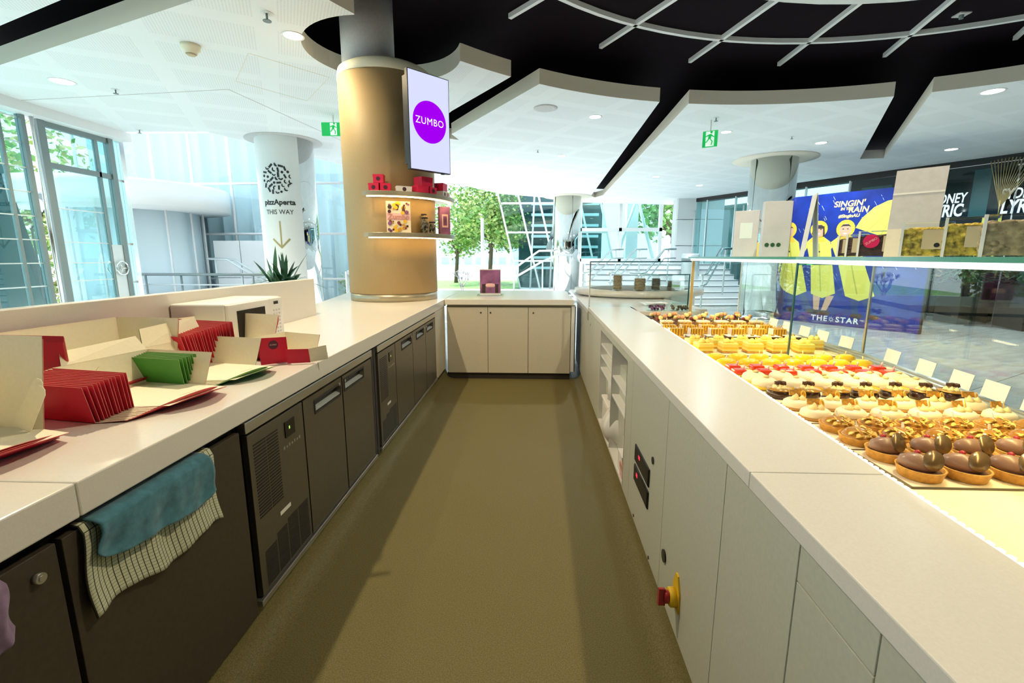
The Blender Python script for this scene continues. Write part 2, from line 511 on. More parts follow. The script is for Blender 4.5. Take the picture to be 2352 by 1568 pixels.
# panel around the tan column (left of the first dark slot)
hole = .80
arcA = varc((-.286,6.025), (-2.25,3.35), 90)
keep1 = [p for p in arcA if hypot(p[0]-CC[0], p[1]-CC[1]) > hole]
cut = next(i for i,p in enumerate(arcA) if hypot(p[0]-CC[0], p[1]-CC[1]) <= hole)
firstp = arcA[:cut]; rest = [p for p in arcA[cut:] if hypot(p[0]-CC[0], p[1]-CC[1]) > hole]
a_in = atan2(firstp[-1][1]-CC[1], firstp[-1][0]-CC[0])
a_out = atan2(rest[0][1]-CC[1], rest[0][0]-CC[0])
if a_out < a_in: a_out += 2*pi
holearc = arc(CC[0], CC[1], hole, a_in, a_out, 40)
polyA = firstp + holearc + rest + [(-2.6,4.12),(-7.5,6.02),(-7.5,8.2),(-5.6,8.24),(-4.36,11.42),(-2.75,13.45),(-1.35,9.0),(-1.95,8.62),(-1.197,7.29)]
# order: void arc, hole, slot edge, facade, back edge, first slot
panel(polyA, 'white perforated ceiling panel around the tan column')
panel(varc((1.737,7.02),(.07,6.254),14) + [(-1.42,8.592),(-1.35,9.0),(-2.75,13.45),(-2.12,14.46),(-1.08,16.47),(.75,17.76),(2.0,19.2),(2.25,17.6),(2.055,17.19)], 'white perforated ceiling panel right of the screen')
panel(varc((4.807,6.918),(2.159,7.133),18) + [(2.449,16.97),(2.25,17.6),(2.0,19.2),(5.7,20.2),(7.65,14.46),(8.4,13.2),(7.38,11.03),(7.153,11.059)], 'white ceiling panel with the small green exit sign')
panel(varc((8.3,3.2),(5.15,6.70),14) + [(7.609,10.987),(7.38,11.03),(8.4,13.2),(10.07,10.53),(14.5,8.0),(14.5,3.2)], 'white ceiling panel at far right')
panel([(-2.9,3.35),(-3.0,3.79),(-7.5,5.58),(-7.5,-2.5),(-2.2,-2.5)] + arc(VC[0],VC[1],VR+.25,radians(218),radians(165),10), 'white ceiling panel beyond the dark slot at top left')
m = MB()
for p,q in (((-7.2,6.58),(-3.89,6.27)),((-3.89,6.27),(-3.49,9.21)),((-3.49,9.21),(-3.3,12.6))):
    p, q = Vector(p), Vector(q); n_ = Vector((-(q-p).y,(q-p).x)).normalized()*.006
    m.prism([tuple(p+n_),tuple(q+n_),tuple(q-n_),tuple(p-n_)], CZ-.003, CZ+.001)
struct('trim_seam', m, 'card_grey', label='thin bent joint line across the left ceiling panel')
m = MB()
for p,q in (((-2.99,5.23),(-2.43,5.93)),((-2.43,5.93),(-3.1,6.75)),((-3.1,6.75),(-3.62,6.0)),((-3.62,6.0),(-2.99,5.23))):
    p, q = Vector(p), Vector(q); n_ = Vector((-(q-p).y,(q-p).x)).normalized()*.004
    m.prism([tuple(p+n_),tuple(q+n_),tuple(q-n_),tuple(p-n_)], CZ-.002, CZ+.001)
struct('trim_hatch', m, 'ceiling_edge', label='thin outline of a ceiling access hatch left of the tan column')
# ring of pale strips and radial strips under the dark ceiling
m = MB()
N_ = 96
for k in range(N_):
    a, b_ = 2*pi*k/N_, 2*pi*(k+1)/N_
    c0 = (3.35,1.75)
    p = [(c0[0]+r*cos(t), c0[1]+r*sin(t)) for r, t in ((4.72,a),(4.77,a),(4.77,b_),(4.72,b_))]
    m.prism(p, 4.0, 4.05)
ring = struct('trim_ring', m, 'strip_metal', label='pale curved metal strip in the dark round ceiling')
for k, dg in enumerate((147.5, 133, 118.5, 104, 90.5, 77, 63, 49, 35)):
    t = radians(dg); d = Vector((cos(t), sin(t))); q = Vector((-d.y, d.x))*.022; c0 = Vector((3.45,1.75))
    r1 = 5.45 if k < 5 else 5.35
    P = [c0+d*3.7+q, c0+d*r1+q, c0+d*r1-q, c0+d*3.7-q]
    struct('trim_spoke', MB().prism([(p.x,p.y) for p in P], 4.0, 4.05), 'strip_metal')
m = MB(); m.prism(arc(3.2,1.75,3.62,0,2*pi-.05,60), 3.9, 4.04)
struct('ceiling_disc', m, 'ceiling_white', label='white round panel at the centre of the dark ceiling')

# downlights, sprinklers, detectors on the white panels
def downlight(x, y, r=.09, label='', power=0, z=CZ, warm=False, spot=None):
    t = thing('downlight', label, 'light', (x,y,z))
    m = MB(); m.lathe([(r,-.001),(r*1.22,-.006),(r*1.25,0)], 24); m.build('trim_ring', 'ceiling_white', t)
    m = MB(); m.lathe([(1e-4,-.003),(r,-.003)], 24); m.build('lamp_disc', 'downlight', t)
    if power:
        l = bpy.data.lights.new('lamp', 'SPOT'); l.energy = power; l.spot_size = radians(spot or 140); l.spot_blend = .7
        l.shadow_soft_size = .035; l.color = (1,.77,.44) if warm else (.84,.95,1.0)
        lo = bpy.data.objects.new('lamp', l); COL.objects.link(lo); lo.parent = t; lo.location = (0,0,-.03)
    return t
downlight(-2.326,4.868,.085,'round recessed downlight beside the tan column', 70, warm=True, spot=165)
downlight(-5.74,5.921,.11,'large oval-looking downlight at far left of the white ceiling', 220, warm=True, spot=150)
downlight(.947,7.662,.085,'recessed downlight right of the screen beside the round speaker', 130, spot=160)
downlight(.612,10.468,.08,'small downlight farther back above the end counter', 120, spot=160)
downlight(3.3,13.2,.09,'small downlight above the foot of the outdoor steps', 200, spot=165)
downlight(5.0,14.8,.09,'small downlight above the right side of the outdoor steps', 200, spot=165)
downlight(1.6,14.2,.09,'small downlight in front of the central chrome column', 50, spot=165)
downlight(3.31,8.648,.08,'downlight beside the small green exit sign', 170, spot=160)
downlight(5.41,9.515,.09,'downlight above the chrome column on the right', 220, spot=160)
downlight(5.937,6.765,.11,'large downlight near the top right of the white ceiling', 330, spot=160)
downlight(8.332,10.181,.10,'downlight in front of the black shopfront', 300, spot=160)
# track spots hung in the dark void above the aisle (out of frame), the warm light on counter and floor
def void_spot(x, y, power, label, aim):
    t = thing('ceiling_spotlight', label, 'light', (x,y,4.05))
    m = MB(); m.lathe([(.05,-.20),(.06,-.19),(.06,-.04),(.02,-.03),(.02,0)], 20); m.build('spot_housing', 'black', t)
    m = MB(); m.lathe([(1e-4,-.202),(.045,-.202)], 20); m.build('lamp_disc', 'downlight', t)
    l = bpy.data.lights.new('lamp','SPOT'); l.energy = power; l.spot_size = radians(130); l.spot_blend = .6; l.shadow_soft_size = .045
    l.color = (1,.80,.52)
    lo = bpy.data.objects.new('lamp', l); COL.objects.link(lo); lo.parent = t; lo.location = (0,0,-.24)
    d = Vector(aim) - Vector((x,y,3.8)); lo.rotation_euler = d.to_track_quat('-Z','Y').to_euler()
void_spot(1.5, 1.9, 225, 'black spotlight hanging in the dark void above the pastry display', (.6,2.6,0))
void_spot(-1.8, 2.6, 320, 'black spotlight hanging in the dark void above the left worktop', (-.6,2.3,0))
def sprinkler(x, y, label, z=CZ, s=1.0):
    t = thing('sprinkler', label, 'sprinkler', (x,y,z))
    m = MB(); m.lathe([(.045*s,-.004),(.045*s,0)], 16); m.build('escutcheon','ceiling_white',t)
    m = MB(); m.tube([(0,0,-.004),(0,0,-.05*s)], .008*s, 8); m.lathe([(.03*s,-.055*s),(.03*s,-.05*s)], 12); m.build('sprinkler_head','steel_frame',t)
sprinkler(-2.343,4.441,'sprinkler head at the top beside the perforated ceiling patch', s=1.2)
sprinkler(-5.331,6.209,'sprinkler head beside the far left downlight')
sprinkler(-6.627,8.088,'sprinkler head above the sliding glass door')
sprinkler(2.812,7.786,'sprinkler head above the small green exit sign')
sprinkler(7.633,7.2,'sprinkler head on the far right ceiling panel')
sprinkler(4.6,9.0,'sprinkler head left of the chrome column on the right', s=.8)
sprinkler(.1,9.9,'sprinkler head on the ceiling behind the screen', s=.8)
t = thing('smoke_detector','cream drum-shaped smoke detector on the left ceiling','smoke detector',(-3.461,5.018,CZ))
MB().lathe([(.055,-.085),(.06,-.06),(.085,-.05),(.09,0)],20).build('detector_body','card_cream',t)
MB().lathe([(.035,-.10),(.05,-.086)],16).build('sensor_chamber','kraft',t)
t = thing('ceiling_speaker','flat round white speaker grille on the ceiling right of the screen','speaker',(.178,7.205,CZ))
MB().lathe([(.13,-.012),(.17,-.008),(.175,0)],28).build('grille','card_grey',t)
for x,y,lb in ((.75,4.72,'small square sprinkler plate in the dark ceiling above the aisle'),(4.75,5.95,'small square plate in the dark ceiling at right')):
    t = thing('ceiling_plate',lb,'sprinkler',(x,y,4.05))
    MB().box(-.06,.06,-.06,.06,-.012,0).build('plate','card_grey',t)
    MB().lathe([(.02,-.05),(.025,-.012)],10).build('nozzle','steel_frame',t)
# exit signs with a running figure
def running_man(m, s=1.0, M=None):
    b = lambda pts: m.prism([(x*s,y*s) for x,y in pts], .0, .002, M)
    b([(.02+.022*cos(t*pi/5), .105+.022*sin(t*pi/5)) for t in range(10)])
    b([(-.025,.075),(.03,.075),(.015,.0),(-.03,.0)])
    b([(-.03,.07),(-.075,.045),(-.07,.03),(-.02,.05)])
    b([(.02,.07),(.07,.03),(.06,.018),(.012,.05)])
    b([(-.03,.005),(-.005,.0),(-.05,-.055),(-.105,-.055),(-.105,-.04),(-.06,-.04)])
    b([(-.01,.005),(.015,.0),(.05,-.045),(.035,-.10),(.018,-.10),(.03,-.048)])
def exit_sign(loc, xdir, w, h, label):
    t = thing('exit_sign', label, 'exit sign', loc)
    M = frame_m((0,0,0), xdir)
    MB().box(-w/2,w/2,-h/2,h/2,-.03,0,M).build('sign_body','exit_green',t)
    m = MB(); m.box(-h*.26,h*.26,-h*.46,h*.46,0,.002,M); m.build('door_symbol','exit_white',t)
    m = MB(); running_man(m, h/.26, M @ Matrix.Translation((0,0,.002))); m.build('running_figure','exit_green',t)
    m = MB(); m.box(-.01,.01,h/2,CZ-loc[2],-.02,-.01,M); m.build('hanger','ceiling_white',t)
exit_sign((-3.02,7.40,3.30),(1,.06,0),.36,.19,'green running-man exit sign left of the tan column')
exit_sign((2.78,7.9,3.22),(.85,-.5,0),.22,.24,'small green exit sign hanging from the right ceiling')
t = thing('security_camera','dome security camera under the left exit sign','camera',(-2.86,7.5,3.17))
MB().ball((0,0,0),.055,12,8).build('dome','black_gloss',t)
MB().lathe([(.06,.0),(.06,.06),(.012,.065),(.012,.33)],14).build('mount','ceiling_white',t)
# ================================================================== LEFT GLASS FACADE
FX = -7.2
fac = struct('wall_left', MB().box(FX-.10,FX+.22,-2.5,8.32,3.36,3.5), 'white_paint', label='white head beam over the left glass front')
win = MB().box(FX-.04,FX+.04,-2.4,6.70,-.03,.08).build('window_1','steel_frame'); win['kind'] = 'structure'; win['label'] = 'fixed grid glazing of the left front'
for k in range(16):
    y = 6.40 - .42*k
    MB().box(FX-.025,FX+.025,y-.018,y+.018,.08,3.36).build('mullion','steel_frame',win)
for k in range(10):
    z = .30 + .335*k
    MB().box(FX-.012,FX+.012,-2.4,6.66,z-.008,z+.008).build('glazing_bar','steel_frame_light',win)
for k in range(15):
    y0 = 6.40 - .42*k
    MB().box(FX-.004,FX+.004,y0-.40,y0-.02,.08,3.36).build('pane','glass_facade',win)
MB().box(FX-.004,FX+.004,6.42,6.66,.08,3.36).build('pane','glass_facade',win)
m = MB(); m.box(FX-.04,FX+.05,6.66,6.72,-.03,3.36); m.build('post','steel_frame',win)
m = MB(); m.tube([(FX+.06,6.80,-.03),(FX+.06,6.80,3.36)],.028,12); m.build('post','chrome_soft',win)
d1 = MB().box(FX-.05,FX+.05,6.88,6.99,-.03,3.36).build('door_1','steel_frame'); d1['kind'] = 'structure'; d1['label'] = 'tall framed glass door at left with a round pull handle'
MB().box(FX-.03,FX+.03,6.99,8.05,2.70,2.78).build('transom','steel_frame',d1)
MB().box(FX-.03,FX+.03,6.99,8.05,3.28,3.36).build('door_head','steel_frame',d1)
MB().box(FX-.03,FX+.03,7.80,7.84,.10,3.28).build('door_stile','steel_frame',d1)
MB().box(FX-.05,FX+.05,8.03,8.12,-.03,3.36).build('door_stile','steel_frame',d1)
MB().box(FX-.03,FX+.03,6.99,8.05,.02,.12).build('bottom_rail','steel_frame',d1)
for z in (2.12,1.62,1.30,1.02,.62):
    MB().box(FX-.006,FX+.006,6.99,7.80,z-.008,z+.008).build('glazing_bar','steel_frame_light',d1)
for z0,z1 in ((.12,2.70),(2.78,3.28)):
    MB().box(FX-.004,FX+.004,6.99,7.80,z0,z1).build('pane','glass_facade',d1)
    MB().box(FX-.004,FX+.004,7.84,8.03,z0,z1).build('pane','glass_facade',d1)
MB().box(FX+.0,FX+.035,7.82,8.03,.12,1.60).build('lock_plate','steel_frame_light',d1)
for dx in (.07,-.10):
    m = MB(); m.tube([(FX+dx,7.93+.115*cos(t*pi/12),1.20+.115*sin(t*pi/12)) for t in range(24)],.014,8,closed=True)
    for t in (0,2*pi/3,4*pi/3): m.tube([(FX+dx,7.93,1.20),(FX+dx,7.93+.11*cos(t),1.20+.11*sin(t))],.009,6)
    m.tube([(FX,7.93,1.20),(FX+dx,7.93,1.20)],.02,8)
    m.build('pull_ring','chrome_soft',d1)
d2 = MB().box(FX-.04,FX+.05,8.24,8.33,-.03,3.40).build('window_2','chrome_soft'); d2['kind'] = 'structure'; d2['label'] = 'narrow side light right of the door'
MB().box(FX-.004,FX+.004,8.13,8.24,.05,3.36).build('pane','glass_facade',d2)
for z in (2.7,1.62,.95): MB().box(FX-.02,FX+.02,8.12,8.24,z-.02,z+.02).build('glazing_bar','steel_frame_light',d2)

# ================================================================== OUTDOORS
m = MB(); m.box(-60,60,-30,160,-.40,-.13)
o = struct('ground', m, 'paving'); 
def tree(name, loc, h, r, mats, n, label, trunk=.12, zc=None, group=None, leaf=.22, cat='tree', sq=.8):
    t = thing(name, label, cat, loc, 0, group)
    rnd = random.Random(hash(label) % 9973 if False else sum(map(ord,label)))
    m = MB(); zc = zc or h - r*sq
    m.tube([(0,0,-.1),(.05*r,.02*r,zc*.5),(0,0,zc)],[trunk,trunk*.8,trunk*.5],8)
    for k in range(5):
        a = k*1.26; m.tube([(0,0,zc*(.45+.08*k)),(cos(a)*r*.35,sin(a)*r*.35,zc*.8+.1*k),(cos(a)*r*.7,sin(a)*r*.7,zc+.1*r)],[trunk*.45,trunk*.35,trunk*.12],6)
    m.build('trunk','bark',t)
    m = MB()
    blobs = [(Vector((rnd.uniform(-.6,.6)*r, rnd.uniform(-.6,.6)*r, zc+rnd.uniform(-.55,.55)*r*sq)), rnd.uniform(.35,.6)*r) for _ in range(9)]
    for k in range(n):
        c, br = rnd.choice(blobs)
        d = Vector((rnd.gauss(0,1),rnd.gauss(0,1),rnd.gauss(0,1))).normalized()
        p = c + d*br*rnd.uniform(.55,1.0)
        if p.z < .05: continue
        s = leaf*rnd.uniform(.6,1.3)
        a = Vector((rnd.gauss(0,1),rnd.gauss(0,1),rnd.gauss(0,.6))).normalized()
        b_ = a.cross(d+Vector((0,0,.3))).normalized()
        m.quad(p-a*s*.5, p+b_*s*.28, p+a*s*.5, p-b_*s*.28, mi=rnd.randrange(len(mats)))
    o = m.build('foliage', mats, t); o['kind'] = 'stuff'
    return t
G = 'trees outside'
tree('tree',(-2.2,24,-.2),6.0,2.6,['leaf_a','leaf_b'],5200,'bright green tree just right of the tan column',group=G,leaf=.21)
tree('tree',(-.7,27,-.2),5.4,2.2,['leaf_a','leaf_b'],4200,'light green tree in front of the slanted glass building',group=G,leaf=.21)
tree('tree',(-4.4,27,-.2),5.2,2.3,['leaf_b','leaf_a'],3200,'pale tree hidden partly behind the tan column',group=G,leaf=.21)
tree('tree',(-6.4,18,-.2),3.4,1.5,['leaf_a','leaf_b'],3000,'green bush-like tree left of the tan column',group=G,leaf=.17)
tree('shrub',(-5.0,13.6,-.2),2.0,1.05,['leaf_b','leaf_c'],2600,'yellow-green shrub low between the chrome and tan columns',trunk=.05,zc=1.0,cat='shrub',leaf=.11,sq=1.0)
tree('tree',(-14.0,13.5,-.2),5.6,2.9,['leaf_b','leaf_c','leaf_a'],5200,'sunlit yellow-green tree seen through the left glass door',leaf=.20)
tree('shrub',(-12.2,12.2,-.2),1.6,1.1,['leaf_c','leaf_b'],900,'dry yellow shrub low behind the left glass door',trunk=.05,zc=.8,cat='shrub',leaf=.18)
tree('tree',(7.5,26,-.2),6.4,2.6,['leaf_a'],1000,'green tree reflected behind the far white framed windows',leaf=.4)
# bare low shrub with pale branches right of the tan column
t = thing('bare_shrub','leafless pale branching shrub beside the tan column base','shrub',(-1.75,11.5,-.1))
m = MB(); rnd = random.Random(3)
def branch(p, d, l, r, k):
    q = p + d*l
    m.tube([p,(p+q)/2+Vector((rnd.uniform(-.04,.04),0,.02)),q],[r,r*.8,r*.6],5)
    if k:
        for _ in range(3):
            branch(q, (d+Vector((rnd.uniform(-.8,.8),rnd.uniform(-.4,.4),rnd.uniform(-.1,.5)))).normalized(), l*.68, r*.6, k-1)
branch(Vector((0,0,0)), Vector((.05,0,1)), .45, .03, 4)
m.build('branches','card_grey',t)
# lawn strip
struct('ground_lawn', MB().box(-9,-.6,12.2,30,-.13,-.09), 'leaf_a')
# distant towers
def tower(x, y, w, d, h, nx, nz, label):
    t = thing('tower_block', label, 'building', (x,y,-.4), 0, 'distant pale towers')
    MB().box(-w/2,w/2,-d/2,d/2,0,h).build('wall','tower',t)
    cw, ch = w/nx, h/nz; w0 = None
    for i in range(nx):
        for j in range(nz):
            p = (-w/2+cw*(i+.5), -d/2, ch*(j+.5))
            if w0 is None: w0 = MB().box(-cw*.3,cw*.3,-.12,.05,-ch*.28,ch*.28).build('window','tower_win',t); w0.location = p
            else: inst(w0, t, p)
tower(-11,95,13,12,24,6,11,'tall pale tower with a window grid right of the tan column')
tower(-1.5,110,12,12,26,6,11,'pale tower right behind the light green tree')
tower(-40,95,15,12,27,6,11,'pale tower in the gap left of the tan column')
tower(-26,120,10,10,22,5,9,'low pale tower farther left of the tan column')
# lamp post
t = thing('lamp_post','slim white lamp post in front of the trees','lamp post',(-1.62,15.5,-.13))
MB().tube([(0,0,0),(0,0,2.75)],.055,10).build('pole','white_paint',t)
MB().lathe([(.09,0),(.09,.05),(.05,.08)],12).build('base_plate','white_paint',t)
# slanted glass pavilion
sl = thing('glass_pavilion','slanted glass pavilion with white mullions behind the central chrome column','building',(.55,22,-.1))
def slant(u, v): # leaning plane
    return Vector((-1.9 + u*4.6 + .9*(1-v)*0.9 - .45*v, 0.2*v, v*5.2))
m = MB(); m.quad(slant(0,0),slant(1,0),slant(1,1),slant(0,1)); m.build('glazing','glass_facade',sl)
for k in range(6): MB().tube([slant(k/5,0),slant(k/5,1)],.05,6).build('mullion','white_paint',sl)
for k in range(5): MB().tube([slant(0,k/4),slant(1,k/4)],.05,6).build('transom','white_paint',sl)
for k in range(3): MB().tube([slant(.2*k+.1,0),slant(.2*k+.42,1)],.05,6).build('brace','steel_frame_light',sl)
MB().box(-1.2,2.8,1.2,1.4,0,5.0).build('back_wall','dark_teal',sl)
for k in range(7): MB().box(-.6,2.6,.9,1.1,.9+.5*k,1.02+.5*k).build('louvre','curtain',sl)
# building with two by two white framed windows and a white tiled pier
wb_ = thing('window_building','white building with big white framed windows right of the central chrome column','building',(2.0,20.0,-.1))
MB().box(0,3.3,0,.25,0,1.35).build('plinth','wall_pale',wb_)
MB().box(-.2,3.5,0,.25,4.0,5.0).build('lintel','wall_pale',wb_)
for x0 in (0,1.65):
    for z0,z1 in ((1.35,2.55),(2.65,4.0)):
        MB().box(x0+.05,x0+1.6,.08,.10,z0,z1).build('pane','glass_facade',wb_)
for x0 in (0,1.65,3.3): MB().box(x0-.06,x0+.06,-.03,.2,0,4.0).build('mullion','white_paint',wb_)
MB().box(-.06,3.36,-.03,.2,2.53,2.67).build('transom','white_paint',wb_)
MB().box(-.06,3.36,-.03,.2,1.30,1.42).build('transom','white_paint',wb_)
m = MB(); m.tube([(.6+1.9*cos(t),1.2,1.3+2.6*sin(t)) for t in [pi*.95-k*pi*.45/10 for k in range(11)]],.12,8); m.build('curved_beam','steel_frame',wb_)
m = MB(); m.tube([(1.7,1.0,1.4),(2.5,1.0,4.0)],.07,8); m.tube([(3.3,1.0,1.4),(2.5,1.0,4.0)],.07,8); m.build('brace','white_paint',wb_)
MB().box(2.2,2.7,1.5,2.0,0,4.0).build('inner_pier','wall_pale',wb_)
pier = thing('tiled_pier','white wall of large square panels left of the teal glass front','wall',(5.35,18.0,-.1))
for k in range(5):
    for i in range(2):
        MB().box(.012+.85*i,.838+.85*i,0,.1,.012+.95*k,.938+.95*k).build('wall_panel','wall_pale',pier)
MB().box(0,1.7,.1,.6,0,4.75).build('core','wall_pale',pier)
# stairs and rails outside at the back
st = thing('outdoor_steps','broad pale steps rising outside beyond the end counter','stairs',(0,0,-.13))
for k in range(8):
    m = MB(); yc = 13.6 + .36*k
    poly = [(1.86,yc+.5)] + [(1.86+4.74*u/10, yc + .35*(1-sin(pi*(u/10)*.8+.2))*1.2) for u in range(11)] + [(6.6,19.0),(1.86,19.0)]
    s_ = m.prism(poly, .16*k, .16*(k+1)).build('step','stair',st)
    pts = [(1.86+4.74*u/10, yc + .35*(1-sin(pi*(u/10)*.8+.2))*1.2-.008, .16*(k+1)-.02) for u in range(11)]
    MB().tube(pts,.018,6).build('nosing','stair_nose',s_)
def rail(pts, posts, label, r=.03):
    t = thing('handrail', label, 'handrail', (0,0,0), 0, 'stair handrails')
    m = MB(); m.tube(pts, r, 8); m.build('top_rail','chrome_soft',t)
    m = MB(); m.tube([(p[0],p[1],p[2]-.28) for p in pts], r*.7, 8); m.build('lower_rail','chrome_soft',t)
    for x,y,z0,z1 in posts: MB().tube([(x,y,z0),(x,y,z1)],.024,8).build('post','steel_frame_light',t)
for i,(x,y) in enumerate(((1.75,14.3),(2.45,14.0),(3.25,13.6),(4.6,12.6))):
    s_ = 1.0
    rail([(x-.25,y-.25,.92),(x,y,.95),(x+.85,y+1.3,1.62),(x+1.25,y+1.45,1.63)],
         [(x-.15,y-.15,-.12,.93),(x+1.0,y+1.38,.3,1.62)],
         ['stair handrail nearest the central chrome column','second stair handrail right of the central chrome column','third stair handrail in front of the white pier','large stair handrail nearest the pastry case'][i], .03 if i<3 else .035)
# ramp balustrade left of the central column
t = thing('ramp_balustrade','pale glass ramp balustrade left of the central chrome column','balustrade',(0,0,0))
MB().tube([(-.55,14.5,.75),(.35,15.5,1.25),(.9,16.2,1.45),(1.4,16.6,1.45)],.035,8).build('handrail','white_paint',t)
MB().tube([(-.75,16,.9),(.25,17,1.6),(1.0,17.4,1.62)],.035,8).build('handrail','white_paint',t)
m = MB(); m.quad((-.55,14.5,-.1),(.35,15.5,.2),(.35,15.5,1.2),(-.55,14.5,.7)); m.build('glass_infill','glass_teal',t)
for x,y,z in ((-.55,14.5,.75),(.35,15.5,1.25),(.9,16.2,1.45)): MB().tube([(x,y,-.1),(x,y,z)],.025,8).build('post','steel_frame_light',t)
t = thing('stair_parapet','white sloping stair parapet with glass between the chrome and tan columns','balustrade',(-4.15,10.4,-.1))
m = MB(); m.prism([(0,0),(1.3,0),(1.3,.1),(0,1.15)],-.05,.05,frame_m((0,0,0),(1,.1,0))); m.build('glass_infill','glass_clear',t)
MB().tube([(0,0,1.17),(1.3,.13,.12)],.04,8).build('coping','white_paint',t)
MB().tube([(0,0,0),(0,0,1.17)],.04,8).build('post','white_paint',t)
# curved glazed building outside at left, with curtains and round canopy
cb = thing('curtained_building','pale blue glazed building with curtains and a curved white canopy','building',(0,0,-.1))
m = MB(); n_ = 90
m.grid(lambda u,v: (-12.2 + 7.4*u, 13.0 + .20*abs(sin(u*52))+.06*sin(u*31) , .0 + v*7), 420, 1); m.build('curtain','curtain',cb)
for k in range(8): MB().tube([(-12.2+1.05*k,12.6,0),(-12.2+1.05*k,12.6,7)],.04,6).build('mullion','white_paint',cb)
for z in (.9,2.1,3.4,4.7): MB().tube([(-12.2,12.58,z),(-4.9,12.58,z)],.035,6).build('transom','white_paint',cb)
for k in range(7): MB().box(-12.17+1.05*k,-11.18+1.05*k,12.59,12.60,.05,6.9).build('pane','glass_clear',cb)
MB().lathe([(2.02,2.56),(2.10,2.56),(2.10,3.08),(2.02,3.08),(2.02,2.56)],64,(-9.55,11.0,0)).build('canopy_fascia','white_paint',cb)
MB().lathe([(1e-4,2.555),(2.06,2.555),(2.06,2.60),(1e-4,2.60)],64,(-9.55,11.0,0)).build('canopy_soffit','wall_pale',cb)
MB().lathe([(1.30,0),(1.30,2.62)],48,(-9.75,11.4,0),wob=lambda a: 1+.03*sin(a*40)).build('round_curtain','curtain',cb)
for k in range(14):
    a = k*2*pi/14; MB().tube([(-9.75+1.42*cos(a),11.4+1.42*sin(a),0),(-9.75+1.42*cos(a),11.4+1.42*sin(a),2.6)],.025,6).build('mullion','white_paint',cb)
for i in range(3):
    for k in range(2): MB().box(-8.2+.7*i+.01,-8.2+.7*(i+1)-.01,11.9,12.0,.02+.95*k,.95*(k+1)).build('wall_panel','wall_pale',cb)
# railings outside on the left
t = thing('terrace_railing','steel terrace railing with horizontal rails outside at left','railing',(0,0,0))
for z,r_ in ((1.02,.03),(.80,.015),(.60,.015),(.40,.015)): MB().tube([(-8.6,9.9,z),(-5.0,9.75,z)],r_,8).build('rail','steel_frame' if r_>.02 else 'steel_frame_light',t)
for k in range(5): MB().tube([(-8.4+.8*k,9.88,-.1),(-8.4+.8*k,9.88,1.02)],.022,8).build('post','steel_frame',t)
t = thing('ramp_railing','sloping steel handrail in front of the curtained building','railing',(0,0,0))
for dy in (0,.25): MB().tube([(-7.7,10.9+dy,1.35),(-7.2,10.9+dy,1.33),(-6.2,10.7+dy,.75)],.025,8).build('rail','steel_frame_light',t)
for x,z in ((-7.5,1.35),(-6.9,1.15),(-6.4,.85)): MB().tube([(x,10.9,-.1),(x,10.9,z)],.02,8).build('post','steel_frame_light',t)
t = thing('leaning_pillar','dark leaning pillar outside behind the glass door','pillar',(0,0,-.1))
m = MB()
for k in range(1):
    m.v += [(-10.55,8.75,0),(-9.95,9.2,0),(-9.95,9.4,0),(-10.55,8.95,0),(-11.0,8.35,4.2),(-10.4,8.8,4.2),(-10.4,9.0,4.2),(-11.0,8.55,4.2)]
    for q in ((3,2,1,0),(4,5,6,7),(0,1,5,4),(1,2,6,5),(2,3,7,6),(3,0,4,7)): m.f.append(q); m.m.append(0); m.sm.append(False)
m.build('shaft','dark_teal',t)
t = thing('uplight','cone-shaped uplight on a pole outside the glass door','lamp',(-9.4,9.0,2.55))
MB().lathe([(.03,-.16),(.17,.0),(.17,.02)],14).build('lamp_shade','steel_frame',t)
MB().tube([(0,0,-.16),(-.45,.02,-.6),(-.45,.02,-2.68)],.018,6).build('pole','steel_frame',t)
# ================================================================== LEFT COUNTER
DX = -.985                       # plane of the door fronts
t = thing('left_worktop','long white solid-surface worktop on the left with its upstand','worktop',(0,0,0))
MB().prism([(-.972,-1.2),(-.972,.8845),(-1.78,.8845),(-1.78,-1.2)], .845,.925).build('slab','worktop',t,.004)
MB().prism([(-.972,.886),(-.985,5.30),(-1.0,5.32),(-1.0,6.7),(-2.55,6.7),(-2.2,4.6),(-1.83,3.775),(-1.78,3.775),(-1.78,.886)], .845,.925).build('slab','worktop',t,.004)
MB().box(-1.845,-1.782,-1.2,3.77,.80,1.222).build('upstand','worktop',t,.003)
MB().box(-1.76,-1.02,-1.2,4.66,.815,.845).build('packer_strip','black',t)

